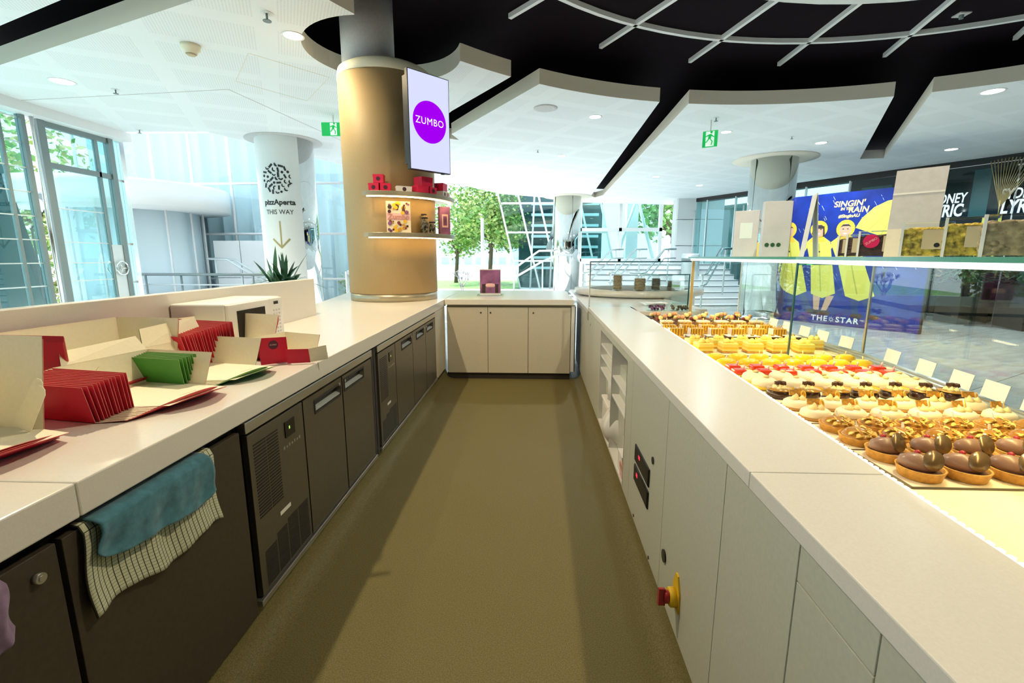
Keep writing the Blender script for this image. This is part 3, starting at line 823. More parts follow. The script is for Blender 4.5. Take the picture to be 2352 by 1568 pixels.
def door(y0, y1, z0, z1, mat_, parent, hole=None, x=DX, th=.022):
    m = MB()
    if hole is None: m.box(x-th,x,y0,y1,z0,z1)
    else:
        a,b_,c,d = hole
        m.box(x-th,x,y0,a,z0,z1); m.box(x-th,x,b_,y1,z0,z1); m.box(x-th,x,a,b_,z0,c); m.box(x-th,x,a,b_,d,z1)
    o = m.build('door',mat_,parent,.0015 if hole is None else 0)
    if hole is not None:
        a,b_,c,d = hole
        h = MB(); h.box(x-.075,x-.07,a,b_,c,d)            # back of the well
        h.box(x-.07,x-.02,a-.004,a,c,d); h.box(x-.07,x-.02,b_,b_+.004,c,d); h.box(x-.07,x-.02,a,b_,d,d+.004)
        hw = h.build('handle_recess','handle_well',o)
        l = MB(); l.v += [(x-.068,a,c+.004),(x-.068,b_,c+.004),(x-.002,b_,c+.004),(x-.002,a,c+.004),(x-.068,a,c+.034),(x-.068,b_,c+.034),(x-.002,b_,c+.008),(x-.002,a,c+.008)]
        for q in ((3,2,1,0),(4,5,6,7),(0,1,5,4),(1,2,6,5),(2,3,7,6),(3,0,4,7)): l.f.append(q[::-1]); l.m.append(0); l.sm.append(False)
        l.build('handle_lip','handle_lip',o)
        f = MB()
        for q in ((a-.008,b_+.008,c-.008,c),(a-.008,b_+.008,d,d+.008),(a-.008,a,c,d),(b_,b_+.008,c,d)): f.box(x,x+.003,*q)
        f.build('handle_rim','rubber',o)
    return o
# plain brown cabinets near the camera
cab = thing('brown_cupboard','dark brown cupboard with two flat doors under the left worktop nearest the camera','cupboard',(0,0,0))
MB().box(-1.70,DX-.03,-1.1,1.46,.10,.815).build('carcass','black',cab)
door(.24,.836,.115,.815,'brown_door',cab)
d_ = door(.849,1.452,.115,.815,'brown_door',cab)
m = MB(); m.tube([(DX,.790,.768),(DX+.012,.790,.768)],.011,14); m.tube([(DX+.012,.790,.768),(DX+.014,.790,.768)],.006,10); m.build('lock','steel_bright',cab)
MB().box(-1.70,DX-.045,-1.1,1.46,.02,.10).build('plinth','kick_dark',cab)

def fridge(y0, vent, doors, label, ribs=True):
    f = thing('undercounter_fridge', label, 'fridge', (0,0,0))
    y1 = doors[-1][1] + .012
    MB().box(-1.70,DX-.025,y0,y1,.155,.838).build('carcass','black',f)
    MB().box(DX-.03,DX+.004,y0,y1,.796,.836).build('top_rail','steel_bright',f,.002)
    MB().box(DX-.05,DX+.006,y0-.008,y1+.01,.128,.152).build('base_rail','steel_bright',f,.002)
    a,b_ = vent
    p = MB().box(DX-.022,DX,a,b_,.16,.785).build('vent_panel','steel',f,.0015)
    w = b_-a
    m = MB()
    for k in range(24):
        z = .455 + .0122*k
        for c0,c1 in ((.07,.27),(.285,.48)): m.box(DX-.001,DX+.0012,a+w*c0,a+w*c1,z,z+.0062)
    o = m.build('vent_slots','black',p); o['kind'] = 'stuff'
    m = MB()
    for k in range(25):
        z = .175 + .0072*k
        for c0,c1 in ((.09,.29),(.31,.50),(.52,.72),(.74,.95)):
            if z > .28 + .09*((c0+c1)/2) + .02: continue
            m.box(DX-.001,DX+.0012,a+w*c0,a+w*c1,z,z+.0036)
    o = m.build('lower_vent_slots','black',p); o['kind'] = 'stuff'
    MB().box(DX,DX+.004,a+w*.61,a+w*.80,.682,.748).build('display','black_gloss',p)
    MB().box(DX+.004,DX+.0048,a+w*.68,a+w*.70,.712,.724).build('display_digit','green_led',p)
    MB().box(DX,DX+.001,a+w*.40,a+w*.60,.392,.408).build('rating_label','label_white',p)
    m = MB()
    for k in range(7): m.box(DX,DX+.0015,a+w*(.56+.052*k),a+w*(.59+.052*k),.640,.652-.003*(k%2))
    m.build('badge','steel_bright',p)
    for dy0,dy1,h in doors: 
        dd = door(dy0,dy1,.16,.785,'steel',f,h)
        yl = dy1-.03 if abs(dy1-h[1]) < abs(dy0-h[0]) else dy0+.03
        MB().tube([(DX,yl,.755),(DX+.004,yl,.755)],.008,10).build('lock','steel_bright',dd)
    return f
fridge(1.482,(1.492,1.884),[(1.893,2.305,(2.0,2.283,.700,.752)),(2.318,2.755,(2.342,2.616,.706,.760))],'dark steel undercounter fridge nearer the camera, two doors and vent panel')
fridge(2.875,(2.885,3.262),[(3.272,3.755,(3.44,3.72,.705,.757)),(3.765,4.232,(3.90,4.16,.705,.757)),(4.242,4.685,(4.30,4.56,.705,.757))],'dark steel undercounter fridge farther back, three doors and vent panel')
t = thing('cabinet_filler','dark posts filling the gap between the two undercounter fridges','panel',(0,0,0))
for y0,y1 in ((2.782,2.815),(2.825,2.862)): MB().box(DX-.06,DX-.008,y0,y1,.13,.83).build('post','rubber',t)
t = thing('white_end_board','white board panel closing the left run beside the end counter','panel',(0,0,0))
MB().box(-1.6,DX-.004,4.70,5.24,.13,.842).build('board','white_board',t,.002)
MB().box(-1.6,DX-.02,4.66,5.24,.02,.13).build('plinth','kick_dark',t)

# towels over the brown door
def uvgrid(o, nu, nv):
    uv = o.data.uv_layers.new(name='UVMap')
    for p in o.data.polygons:
        for li in p.loop_indices:
            k = o.data.loops[li].vertex_index
            uv.data[li].uv = ((k//(nv+1))/nu, (k%(nv+1))/nv)
def cloth(name, label, y0, y1, ztop, zb, mat_, x=DX, amp=.006, seed=1, rnd_corner=0.0, lift=.012):
    rn = random.Random(seed); ph = [rn.uniform(0,6) for _ in range(4)]
    nu, nv = 44, 24
    def fn(u, v):
        bot = zb(u)
        y = y0 + (y1-y0)*u
        z = ztop - (ztop-bot)*v
        d = lift + amp*(sin(u*17+ph[0])+.6*sin(u*31+ph[1]))*min(1,v*1.6) + .006*sin(v*5+ph[2])*v
        y += .004*sin(v*6+ph[3]) + (u-.5)*.02*v
        if v < .06: return (x - .02 + (d+.02)*(v/.06), y, ztop + .004*(1-v/.06))
        return (x + max(d,.004), y, z)
    m = MB(); m.grid(fn, nu, nv)
    o = m.build(name, mat_); uvgrid(o, nu, nv)
    md = o.modifiers.new('thickness','SOLIDIFY'); md.thickness = .004; md.offset = 1
    return tag(o, label, 'towel')
cloth('tea_towel','cream tea towel with fine dark check hanging over the brown cupboard door',.880,1.300,.822,lambda u: .605-.022*u+.012*sin(u*9),'tea_towel',amp=.005,seed=4,lift=.012)
cloth('microfibre_cloth','teal blue microfibre cloth lying over the checked tea towel',.905,1.262,.826,lambda u: .752-.045*u - .03*(1-(2*u-1)**8) + .0*u,'towel_blue',amp=.004,seed=9,lift=.034)
cloth('mauve_cloth','mauve cloth at the left edge of the picture hanging on the brown door',.60,.722,.815,lambda u: .66+.05*(1-sqrt(max(0,1-u*u))),'cloth_mauve',amp=.004,seed=2,lift=.02)

# microwave
t = thing('microwave','white microwave oven against the upstand behind the red boxes','microwave',(-1.50,2.46,.925))
MB().box(-.275,0,-.255,.255,.012,.245).build('body','microwave',t,.008)
dr = MB().box(0,.018,-.252,.115,.016,.240).build('door','microwave',t,.004)
MB().box(.018,.020,-.19,.06,.055,.205).build('window','black_gloss',dr)
cp = MB().box(0,.014,.120,.252,.016,.240).build('control_panel','microwave',t,.003)
MB().box(.014,.0155,.16,.205,.205,.222).build('display','black_gloss',cp)
m = MB()
for r_ in range(7):
    for c_ in range(3): m.box(.014,.0152,.15+.028*c_,.164+.028*c_,.04+.021*r_,.05+.021*r_)
m.build('keypad','card_grey',cp)
for yy in (-.2,.2): MB().box(-.25,-.02,yy-.02,yy+.02,0,.012).build('foot','black',t)

# nested open cake boxes
def cake_box(mats, name='open_cake_box', w=.26, d=.30, h=.12, slope=14, flap=.16, lidflap=True, logo=False):
    """card box opened out: base, walls at -x,+y,-y leaning outward, front flap at +x. returns mesh object (single folded card)"""
    m = MB(); th = .0014; sl = h*math.tan(radians(slope))
    def sheet(P, up=True):
        P = [Vector(p) for p in P]; n = (P[1]-P[0]).cross(P[2]-P[0]).normalized()*th
        b = len(m.v); k = len(P)
        m.v += [tuple(p) for p in P] + [tuple(p-n) for p in P]
        m.f.append(tuple(b+i for i in range(k))); m.m.append(0); m.sm.append(False)
        m.f.append(tuple(b+k+i for i in range(k-1,-1,-1))); m.m.append(1); m.sm.append(False)
        for i in range(k):
            j = (i+1)%k; m.f.append((b+j,b+i,b+k+i,b+k+j)); m.m.append(2); m.sm.append(False)
    x0,x1,y0,y1 = -w/2,w/2,-d/2,d/2
    sheet([(x0,y0,0),(x1,y0,0),(x1,y1,0),(x0,y1,0)])
    sheet([(x0-sl,y0-sl*.9,h),(x0,y0,0),(x0,y1,0),(x0-sl,y1+sl*.9,h)])                 # back (-x)
    sheet([(x1,y1,0),(x1+.02,y1+sl,h),(x0-sl*.9,y1+sl,h),(x0,y1,0)])                    # +y
    sheet([(x0,y0,0),(x0-sl*.9,y0-sl,h),(x1+.02,y0-sl,h),(x1,y0,0)])                    # -y
    # front flap lying flat with rounded outline, slightly lifted at the tip
    e = []
    for k in range(9):
        u = k/8; e.append((x1+flap*(.72+.28*sin(pi*u)), y0+.02+(d-.04)*u, .004+.018*sin(pi*u)))
    sheet([(x1,y0,0)] + e + [(x1,y1,0)])
    return m
def tabs(m, w, d, h, slope, side=-1):
    pass
BOXN = 0
def box_stack(x, y, rz, n, mats, step, kindlabel, where, w=.25, d=.30, h=.12, slope=14, flap=.15, tilt=0.0, z=.926, dy=0.0, dx=0.0, lid=0.0, tab=False):
    base = cake_box(None, w=w, d=d, h=h, slope=slope, flap=flap)
    me = base.mesh('open_cake_box', mats)
    me2 = cake_box(None, w=w, d=d, h=h, slope=slope, flap=flap*.72).mesh('open_cake_box', mats)
    c_, s_ = cos(rz), sin(rz); sl = math.tan(radians(slope)); o = None
    for k in range(n):
        o = bpy.data.objects.new('open_cake_box', me if k == n-1 else me2); COL.objects.link(o)
        dk = d + (n-1-k)*(dy+.001)                      # lower boxes are spread wider, the upper ones sit inside them
        lx, ly = dx*k + .0008*((k*7)%5), (dk-d)*-.5
        o.scale = (1, dk/d, 1)
        o.location = (x + lx*c_ - ly*s_, y + lx*s_ + ly*c_, z + .002 + step*k)
        o.rotation_euler = (0, radians(tilt), rz + (radians(((k*37)%7-3)*.2) if dy else 0))
        pos = 'topmost' if k == n-1 else ('lowest' if k == 0 else ORD[k] + ' up')
        tag(o, f'{kindlabel} {where}, {pos} in the stack', 'cake box', f'{kindlabel}es {where}')
    # details of the topmost box: thumb cut pressed in the back wall, slit in the flap, raised lid, side tabs
    m = MB(); pts = [(-w/2 - (h*.62+.018*sin(a))*sl + .0016, -.02+.018*cos(a), h*.62+.018*sin(a)) for a in [radians(100+18*i) for i in range(9)]]
    m.tube(pts,.0008,4); m.build('thumb_cut','kraft',o)
    MB().box(w/2+flap*.42,w/2+flap*.43,-.03,.03,.0105,.0115).build('tuck_slit','kraft',o)
    if lid:
        xa = -w/2-h*sl; m = MB()
        P = [Vector((xa,-d/2,h)),Vector((xa,d/2+.02,h)),Vector((xa-.03,d/2+.01,h+lid)),Vector((xa-.03,-d/2+.02,h+lid*.8))]
        n_ = Vector((.0014,0,.0003))
        m.quad(*[p+n_ for p in P]); m.quad(*[p-n_ for p in P[::-1]],mi=1)
        m.build('lid',mats[:2],o)
    if tab:
        for (px,py,pz,l_,an) in ((w/2-.055,d/2-.016,.012,.165,-37),(w/2-.022,d/2-.024,.006,.145,-33)):
            q = [(-.016,0),(.016,0),(.016,l_*.88),(.010,l_*.97),(0,l_),(-.010,l_*.97),(-.016,l_*.88)]
            MB().prism(q,-.0008,.0008,T3(px,py,pz) @ Matrix.Rotation(radians(90),4,'X') @ Matrix.Rotation(radians(an),4,'Z')).build('side_tab',mats[0],o)
    return o
RED = ['card_cream','card_red','card_edge']; GRN = ['card_cream','card_green','card_edge_g']
T3 = lambda x,y,z: Matrix.Translation((x,y,z))
box_stack(-1.50,.975,radians(-6),5,RED,.004,'cream-lined red cake box','at the left picture edge',w=.34,d=.36,h=.25,slope=5,flap=.15,tab=True)
box_stack(-1.335,1.475,radians(-9),12,RED,.0016,'dark red cake box','near the worktop edge',w=.24,d=.26,h=.115,slope=12,flap=.15,dy=.0080,dx=.0016,lid=.05)
box_stack(-1.60,1.62,radians(-4),6,RED,.004,'plain cream-lined cake box','against the upstand',w=.24,d=.40,h=.205,slope=6,flap=.08)
box_stack(-1.34,1.80,radians(-9),9,GRN,.0016,'green cake box','right of the front red boxes',w=.24,d=.26,h=.115,slope=12,flap=.16,dy=.0075,dx=.0016,lid=.085)
box_stack(-1.50,2.20,radians(-14),20,RED,.0018,'bright red cake box','in front of the microwave',w=.30,d=.22,h=.15,slope=10,flap=.08,dy=.0095,dx=.0012)
box_stack(-1.20,2.18,radians(-20),5,RED,.0018,'small red cake box','at the end of the open boxes',w=.20,d=.18,h=.085,slope=8,flap=.13,dy=.007,dx=.001)
# upright red flap with round dark seal at the right end
t = thing('red_box_flap','upright red box flap with a round dark seal right of the green boxes','cake box',(-1.145,1.985,.93),radians(40))
MB().prism([(-.055,0),(.06,0),(.055,.115),(-.06,.12)],-.001,.001,frame_m((0,0,0),(1,0,0))).build('flap','card_red',t)
MB().prism(arc(0,.085,.020,0,2*pi-.3,18),.0011,.0018,frame_m((0,0,0),(1,0,0))).build('seal','logo_dark',t)
text_mb('ZUMBO',.008).xf(frame_m((0,-.002,.085),(1,0,0))).build('seal_lettering','pale_pink',t)
t = thing('loose_red_card','small flat red box side standing at the worktop edge','cake box',(-1.045,2.0,.93),radians(18))
MB().prism([(-.045,0),(.05,0),(.045,.062),(-.048,.065)],-.001,.001,frame_m((0,0,0),(1,0,0))).build('panel','card_red',t)
MB().prism([(.05,0),(.125,.01),(.12,.075),(.045,.062)],-.001,.001,frame_m((0,.001,0),(1,0.05,0))).build('cream_flap','card_cream',t)

# ================================================================== END COUNTER
EY = 5.235
t = thing('end_counter','white counter with three cupboard doors closing the end of the aisle','counter',(0,0,0))
MB().box(-.97,.50,EY+.03,6.55,.09,.845).build('carcass','groove',t)
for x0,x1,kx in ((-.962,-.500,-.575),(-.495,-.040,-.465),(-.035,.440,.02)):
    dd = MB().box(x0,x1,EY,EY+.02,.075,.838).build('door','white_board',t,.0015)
    MB().tube([(kx,EY,.775),(kx,EY-.004,.775)],.010,12).build('lock','steel',dd)
MB().box(-.962,.445,EY+.012,EY+.03,.842,.866).build('shadow_gap','column_band',t)
MB().box(-.975,.445,EY+.025,EY+.04,.0,.075).build('plinth','kick_dark',t)
MB().box(.447,.485,EY-.01,6.5,.10,.862).build('end_panel','white_paint',t)
MB().box(-.984,.47,EY-.035,6.62,.866,.928).build('worktop','worktop',t,.004)
MB().box(.40,.492,EY-.02,EY+.3,.862,.868).build('trim','column_band',t)
t = thing('display_stand','acrylic sign holder with a violet cake print on the end counter','sign',(-.51,5.75,.928),radians(2))
MB().box(-.16,.16,-.10,.10,0,.012).build('base','acrylic',t)
MB().box(-.128,.128,-.012,.012,.012,.32).build('backing','white_paint',t)
MB().box(-.125,.125,-.016,-.012,.03,.31).build('print','violet_print',t)
m = MB(); m.lathe([(.045,0),(.06,.02),(.05,.045),(.02,.05)],16,(0,-.018,.10),1,.06); m.build('printed_cake','pale_pink',t)
m = MB(); m.box(-.10,-.06,-.0175,-.016,.03,.14); m.box(.06,.10,-.0175,-.016,.03,.14); m.build('printed_chairs','print_dark',t)
m = MB(); m.tube([(-.16,-.03,.335),(.16,-.03,.335)],.006,6); m.build('top_edge','acrylic',t)

# ================================================================== RIGHT COUNTER (service side)
RCZ = -radians(.8)
def rthing(name, label, cat): return thing(name, label, cat, (.49,0,0), RCZ)
rc = rthing('right_counter','white right-hand counter front with panels, open shelves and controls','counter')
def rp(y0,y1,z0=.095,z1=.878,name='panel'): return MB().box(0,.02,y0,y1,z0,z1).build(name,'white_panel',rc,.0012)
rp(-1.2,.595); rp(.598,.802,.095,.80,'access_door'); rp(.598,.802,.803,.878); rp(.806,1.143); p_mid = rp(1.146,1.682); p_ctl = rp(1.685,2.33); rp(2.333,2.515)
rp(2.515,3.625,.838,.878); rp(3.625,5.9,.095,.872)
MB().box(.021,.06,-1.2,2.515,.1,.878).build('backing','groove',rc)
MB().box(.021,.06,3.63,5.9,.1,.87).build('backing','groove',rc)
# open niche
MB().box(.40,.42,2.515,3.625,.10,.838).build('niche_back','niche_white',rc)
MB().box(.0,.42,2.515,3.625,.10,.118).build('niche_floor','niche_white',rc)
for y in (2.505,3.03,3.618): MB().box(.0,.40,y-.008,y+.008,.10,.838).build('niche_side','niche_white',rc)
for y0,y1,z in ((3.04,3.61,.735),(3.04,3.61,.645),(3.04,3.61,.545),(2.515,3.02,.63),(2.515,3.02,.50)):
    s_ = MB().box(.012,.40,y0,y1,z-.014,z).build('shelf','niche_white',rc)
    MB().box(.008,.012,y0,y1,z-.012,z).build('shelf_edge','white_paint',s_)
MB().box(.02,.60,-1.2,.0,.0,.095).build('plinth','kick_dark',rc)
MB().box(.03,.60,0,5.9,.0,.095).build('plinth','kick_dark',rc)
m = MB(); m.box(-.004,0,4.52,4.60,.79,.875); m.build('cover_plate','column_band',rc)
MB().tube([(-.003,4.33,.775),(0,4.33,.775)],.009,10).build('lock','steel',rc)
# controllers
for z0,ry in ((.413,2.10),(.310,2.13)):
    c = MB().box(-.006,0,1.90,2.19,z0,z0+.082).build('controller','black_gloss',rc,.001)
    MB().box(-.008,-.006,1.905,2.185,z0+.004,z0+.078).build('bezel','black',c)
    m = MB(); 
    for k in range(2): m.box(-.0088,-.008,ry-.012-.016*k,ry-.002-.016*k,z0+.045,z0+.062)
    m.build('led_digits','red_led',c)
MB().tube([(-.004,1.862,.556),(0,1.862,.556)],.016,14).build('grommet','black',rc)
MB().tube([(-.006,1.622,.280),(0,1.622,.280)],.024,16).build('grommet','black_gloss',rc)
for y,z in ((2.172,.12),(1.848,.113)): MB().tube([(-.003,y,z),(0,y,z)],.008,10).build('screw','rubber',rc)
iso = rthing('isolator_switch','yellow and red rotary isolator switch on the right counter front','switch')
MB().prism([(-.036,-.05),(.036,-.05),(.036,.022),(.012,.075),(-.012,.075),(-.036,.022)],0,.006,frame_m((0,1.452,.252),(0,-1,0))).build('plate','isolator_yellow',iso)
m = MB(); M_ = frame_m((-.006,1.452,.240),(0,-1,0)); m.lathe([(.033,0),(.033,.020),(.028,.024),(.022,.024)],24); m.xf(M_).build('collar','isolator_yellow',iso)
m = MB(); m.lathe([(.026,0),(.026,.012),(.02,.018)],20); m.box(-.010,.010,-.032,.032,.012,.036); m.xf(frame_m((-.030,1.452,.240),(0,-.94,.34))).build('knob','isolator_red',iso,.002)
# niche contents
def nitem(name,label,cat,y,z,x=.16): 
    c,s = cos(RCZ),sin(RCZ)
    return thing(name,label,cat,(.49+x*c-y*s, x*s+y*c, z), RCZ)
t = nitem('storage_tub','white plastic tub with a lid on the lower shelf of the open niche','tub',3.38,.119,.12)
MB().box(-.10,.10,-.16,.16,0,.20).build('body','plastic_white',t,.02); MB().box(-.108,.108,-.168,.168,.20,.222).build('lid','label_white',t,.008)
t = nitem('paper_roll','white paper towel roll standing in the open niche','paper roll',3.40,.345,.10)
MB().lathe([(.02,0),(.062,0),(.062,.19),(.02,.19)],20).build('roll','plastic_white',t)
MB().lathe([(.020,.002),(.0205,.188)],14).build('core','kraft',t)
t = nitem('plastic_bag','crumpled white plastic bag hanging low out of the niche','bag',3.12,.119,.06)
m = MB(); m.grid(lambda u,v: ((.05+.05*sin(pi*v))*cos(2*pi*u)*(1+.12*sin(5*2*pi*u+3*v)), (.08+.06*sin(pi*v))*sin(2*pi*u)*(1+.1*sin(4*2*pi*u)), .23*v + .012*sin(9*u*2*pi)*v), 28, 10); m.build('film','plastic_white',t)
t = nitem('cable_hook','bent black cable on the upper shelf of the niche','cable',2.86,.632,.10)
MB().tube([(0,.13,.11),(0,.02,.10),(0,-.02,.075),(0,.04,.02),(0,.05,.008)],.011,8).build('cable','black',t)
t = nitem('hand_tool','grey tool with black head on the upper niche shelf','tool',2.60,.631,.12)
MB().ball((0,0,.045),.042,12,8,1,1,1).build('body','card_grey',t); MB().box(-.03,.03,-.07,-.035,.04,.10).build('head','black',t,.006)
t = nitem('white_container','white rounded container on the niche floor','tub',2.78,.119,.14)
MB().lathe([(.085,0),(.09,.02),(.09,.17),(.075,.185),(.075,.20)],22).build('body','plastic_white',t); MB().lathe([(.08,.20),(.08,.215),(.03,.22)],22).build('lid','plastic_white',t)
t = nitem('small_carton','small white carton in front on the niche floor','box',2.66,.119,.05)
MB().box(-.04,.04,-.07,.07,0,.12).build('body','label_white',t,.003); MB().box(-.041,.041,-.071,.071,.10,.121).build('lid','plastic_white',t)
t = nitem('pink_box','dusky pink box at the bottom of the niche','box',2.575,.119,.04)
MB().box(-.035,.035,-.05,.05,0,.085).build('body','pale_pink',t,.003); MB().box(-.0365,.0365,-.0515,.0515,.055,.087).build('lid','mousse_pink',t)

# worktop of the pastry counter
rw = thing('right_worktop','long white worktop in front of the pastries, with a joint','worktop',(0,0,0))
def xf_(y): return .483 + .0145*y
def xi_(y): return .742 + .052*y
MB().prism([(xf_(-1.2),-1.2),(xf_(1.008),1.008),(xi_(1.008),1.008),(xi_(-1.2),-1.2)],.88,.92).build('slab','worktop_dimmed',rw,.003)
MB().prism([(xf_(1.0095),1.0095),(xf_(4.56),4.56),(xi_(3.66)+.04,4.56),(xi_(3.66),3.66),(xi_(1.0095),1.0095)],.88,.92).build('slab','worktop_dimmed',rw,.003)
fw = thing('far_worktop','lower pale worktop beyond the pastry counter towards the stairs','worktop',(0,0,0))
MB().prism([(.545,4.57),(.585,7.3),(1.5,7.3),(1.7,4.57)],.855,.898).build('slab','worktop',fw,.003)
# ================================================================== PASTRY DISPLAY
DZ = .868
dc = thing('display_case','glass fronted pastry display case with shelf, rails and lit edge','display case',(0,0,0))
MB().prism([(xi_(.2)-.03,.2),(xi_(3.66)-.03,3.66),(.90,4.05),(1.74,4.05),(1.77,2.5),(1.47,.2)],.70,DZ).build('deck','tray_board',dc)
MB().prism([(.55,-.2),(.60,4.05),(1.74,4.05),(1.77,2.5),(1.42,-.2)],.02,.70).build('case_body','white_panel',dc)
def strip(p, q, w, z0, z1):
    p, q = Vector(p), Vector(q); d = (q-p).normalized(); n = Vector((-d.y,d.x))*w/2
    return MB().prism([tuple(p+n),tuple(q+n),tuple(q-n),tuple(p-n)], z0, z1)
# lit edge: row of small warm LED blocks under the worktop edge
m = MB()
for k in range(170):
    y = .35 + .0195*k
    m.box(xi_(y)+.003, xi_(y)+.012, y-.005, y+.005, .906, .9175)
o = m.build('led_strip','led_warm',dc); o['kind'] = 'stuff'
strip((xi_(.2)+.002,.2),(xi_(3.66)+.002,3.66),.006,.868,.899).build('edge_lip','white_paint',dc)
# front glass in two facets, base rails
G0, G1, G2 = (1.735,3.98), (1.765,2.51), (1.51,.60)
for a,b_ in ((G0,G1),(G1,G2)):
    for k,(off,z) in enumerate(((-.055,.880),(-.030,.888),(-.005,.896))):
        d = (Vector(b_)-Vector(a)).normalized(); n = Vector((d.y,-d.x))*off*(-1 if d.y<0 else 1)
        n = Vector((off,0))
        strip(Vector(a)+n,Vector(b_)+n,.022,.862,z).build('base_rail','rail_alu',dc)
    strip(a,b_,.006,.895,1.372).build('front_glass','glass_clear',dc)
strip((G1[0]-.004,G1[1]),(G1[0]+.004,G1[1]),.012,.89,1.372).build('glass_joint','rail_alu',dc)
strip((G0[0]-.004,G0[1]),(G0[0]+.004,G0[1]),.012,.89,1.372).build('glass_joint','white_paint',dc)
# end glass and dividers
strip((1.36,4.03),(1.735,3.98),.006,.88,1.372).build('end_glass','glass_clear',dc)
MB().box(1.345,1.365,4.02,4.04,.86,1.385).build('corner_post','post_gold',dc)
strip((1.352,2.46),(1.76,2.49),.008,.872,1.368).build('divider_glass','glass_clear',dc)
MB().box(1.347,1.353,2.454,2.466,.872,1.368).build('divider_edge','glass_edge_dark',dc)
strip((1.35,2.46),(1.76,2.49),.010,1.358,1.366).build('divider_top','glass_edge',dc)
# glass shelf on top
sh = [(1.32,4.06),(1.76,4.02),(1.79,2.50),(1.50,.45),(1.06,.52),(1.345,2.47)]
MB().prism(sh,1.386,1.398).build('top_shelf','glass_teal',dc)
m = MB()
for a,b_ in zip(sh,sh[1:]+sh[:1]): m.v, m.v; mm = strip(a,b_,.003,1.385,1.399); b0 = len(m.v); m.v += mm.v; m.f += [tuple(i+b0 for i in f) for f in mm.f]; m.m += mm.m; m.sm += mm.sm
m.build('shelf_edge','glass_edge',dc)
strip((1.345,4.04),(1.37,2.48),.022,1.366,1.384).build('shelf_light','led_cool',dc)
strip((1.37,2.48),(1.085,.53),.022,1.366,1.384).build('shelf_light','led_cool',dc)
def case_lamp(p, q, power):
    l = bpy.data.lights.new('case_lamp','AREA'); l.shape = 'RECTANGLE'; L_ = (Vector(q)-Vector(p)).length
    l.size = L_; l.size_y = .05; l.energy = power; l.spread = radians(105); l.color = (1.0,.72,.26)
    o = bpy.data.objects.new('case_lamp',l); COL.objects.link(o); o.parent = dc
    o.location = ((p[0]+q[0])/2,(p[1]+q[1])/2,1.362); d = Vector(q)-Vector(p); o.rotation_euler = (0,0,atan2(d.y,d.x))
case_lamp((1.40,4.0),(1.42,2.5),5.5)
case_lamp((1.42,2.46),(1.16,.6),5.5)

# trays
TRAYS = [(1.045,1.255,'under the chocolate cream tarts'),(1.262,1.462,'under the almond caramel tarts'),(1.468,1.672,'under the white ovals with wafers'),
 (1.678,1.830,'under the dark chocolate cups'),(1.836,2.020,'under the pale cream domes'),(2.026,2.205,'under the red glazed cakes'),(2.211,2.475,'under the yellow glazed ovals'),
 (2.520,2.800,'under the yellow cream cubes'),(2.806,2.990,'under the dark square slices'),(2.996,3.375,'under the caramel blocks'),(3.381,3.93,'under the macaron domes')]
for k,(y0,y1,w_) in enumerate(TRAYS):
    x1 = min(1.66, 1.46+ .125*(y0-.6)) if y0 < 2.3 else 1.67
    t = thing('pastry_tray', f'beige board tray {w_}', 'tray', (0,0,DZ))
    MB().box(.889,x1,y0,y1,0,.0045).build('board','tray_board',t)
    m = MB()
    for q in ((.887,.890,y0,y1),(x1-.003,x1,y0,y1),(.889,x1,y0-.0015,y0+.001),(.889,x1,y1-.001,y1+.0015)): m.box(*q,0,.0052)
    m.build('dark_rim','tray_line',t)
TZ = DZ + .0055

# ---- one prototype of each pastry, built at the origin, then copied
def shell(r=.046, h=.022, wall=.004, mat_='pastry', parent=None, sx=1, sy=1, n=28):
    m = MB(); m.lathe([(r*.86,0),(r,h),(r+.001,h+.001),(r-wall,h+.001),(r-wall-.001,h*.6)],n,(0,0,0),sx,sy,wob=lambda t: 1+.012*sin(t*n/2*1.0))
    return m.build('pastry_shell',mat_,parent)
def fill(r, z, mat_, parent, name='filling', sx=1, sy=1):
    m = MB(); m.lathe([(r,z-.004),(r*.9,z),(1e-4,z+.001)],24,(0,0,0),sx,sy); return m.build(name,mat_,parent)
def flake(parent, M, mat_, name, w=.01, l=.016, th=.0012, oval=True):
    m = MB()
    P = [(w*cos(a*pi/6), l*sin(a*pi/6)) for a in range(12)] if oval else [(-w,-l),(w,-l*.8),(w*.8,l),(-w*.6,l*.7)]
    m.prism(P,-th/2,th/2,M); return m.build(name,mat_,parent)
R3 = lambda x,y,z: Matrix.Rotation(z,4,'Z') @ Matrix.Rotation(y,4,'Y') @ Matrix.Rotation(x,4,'X')
def T3(x,y,z): return Matrix.Translation((x,y,z))

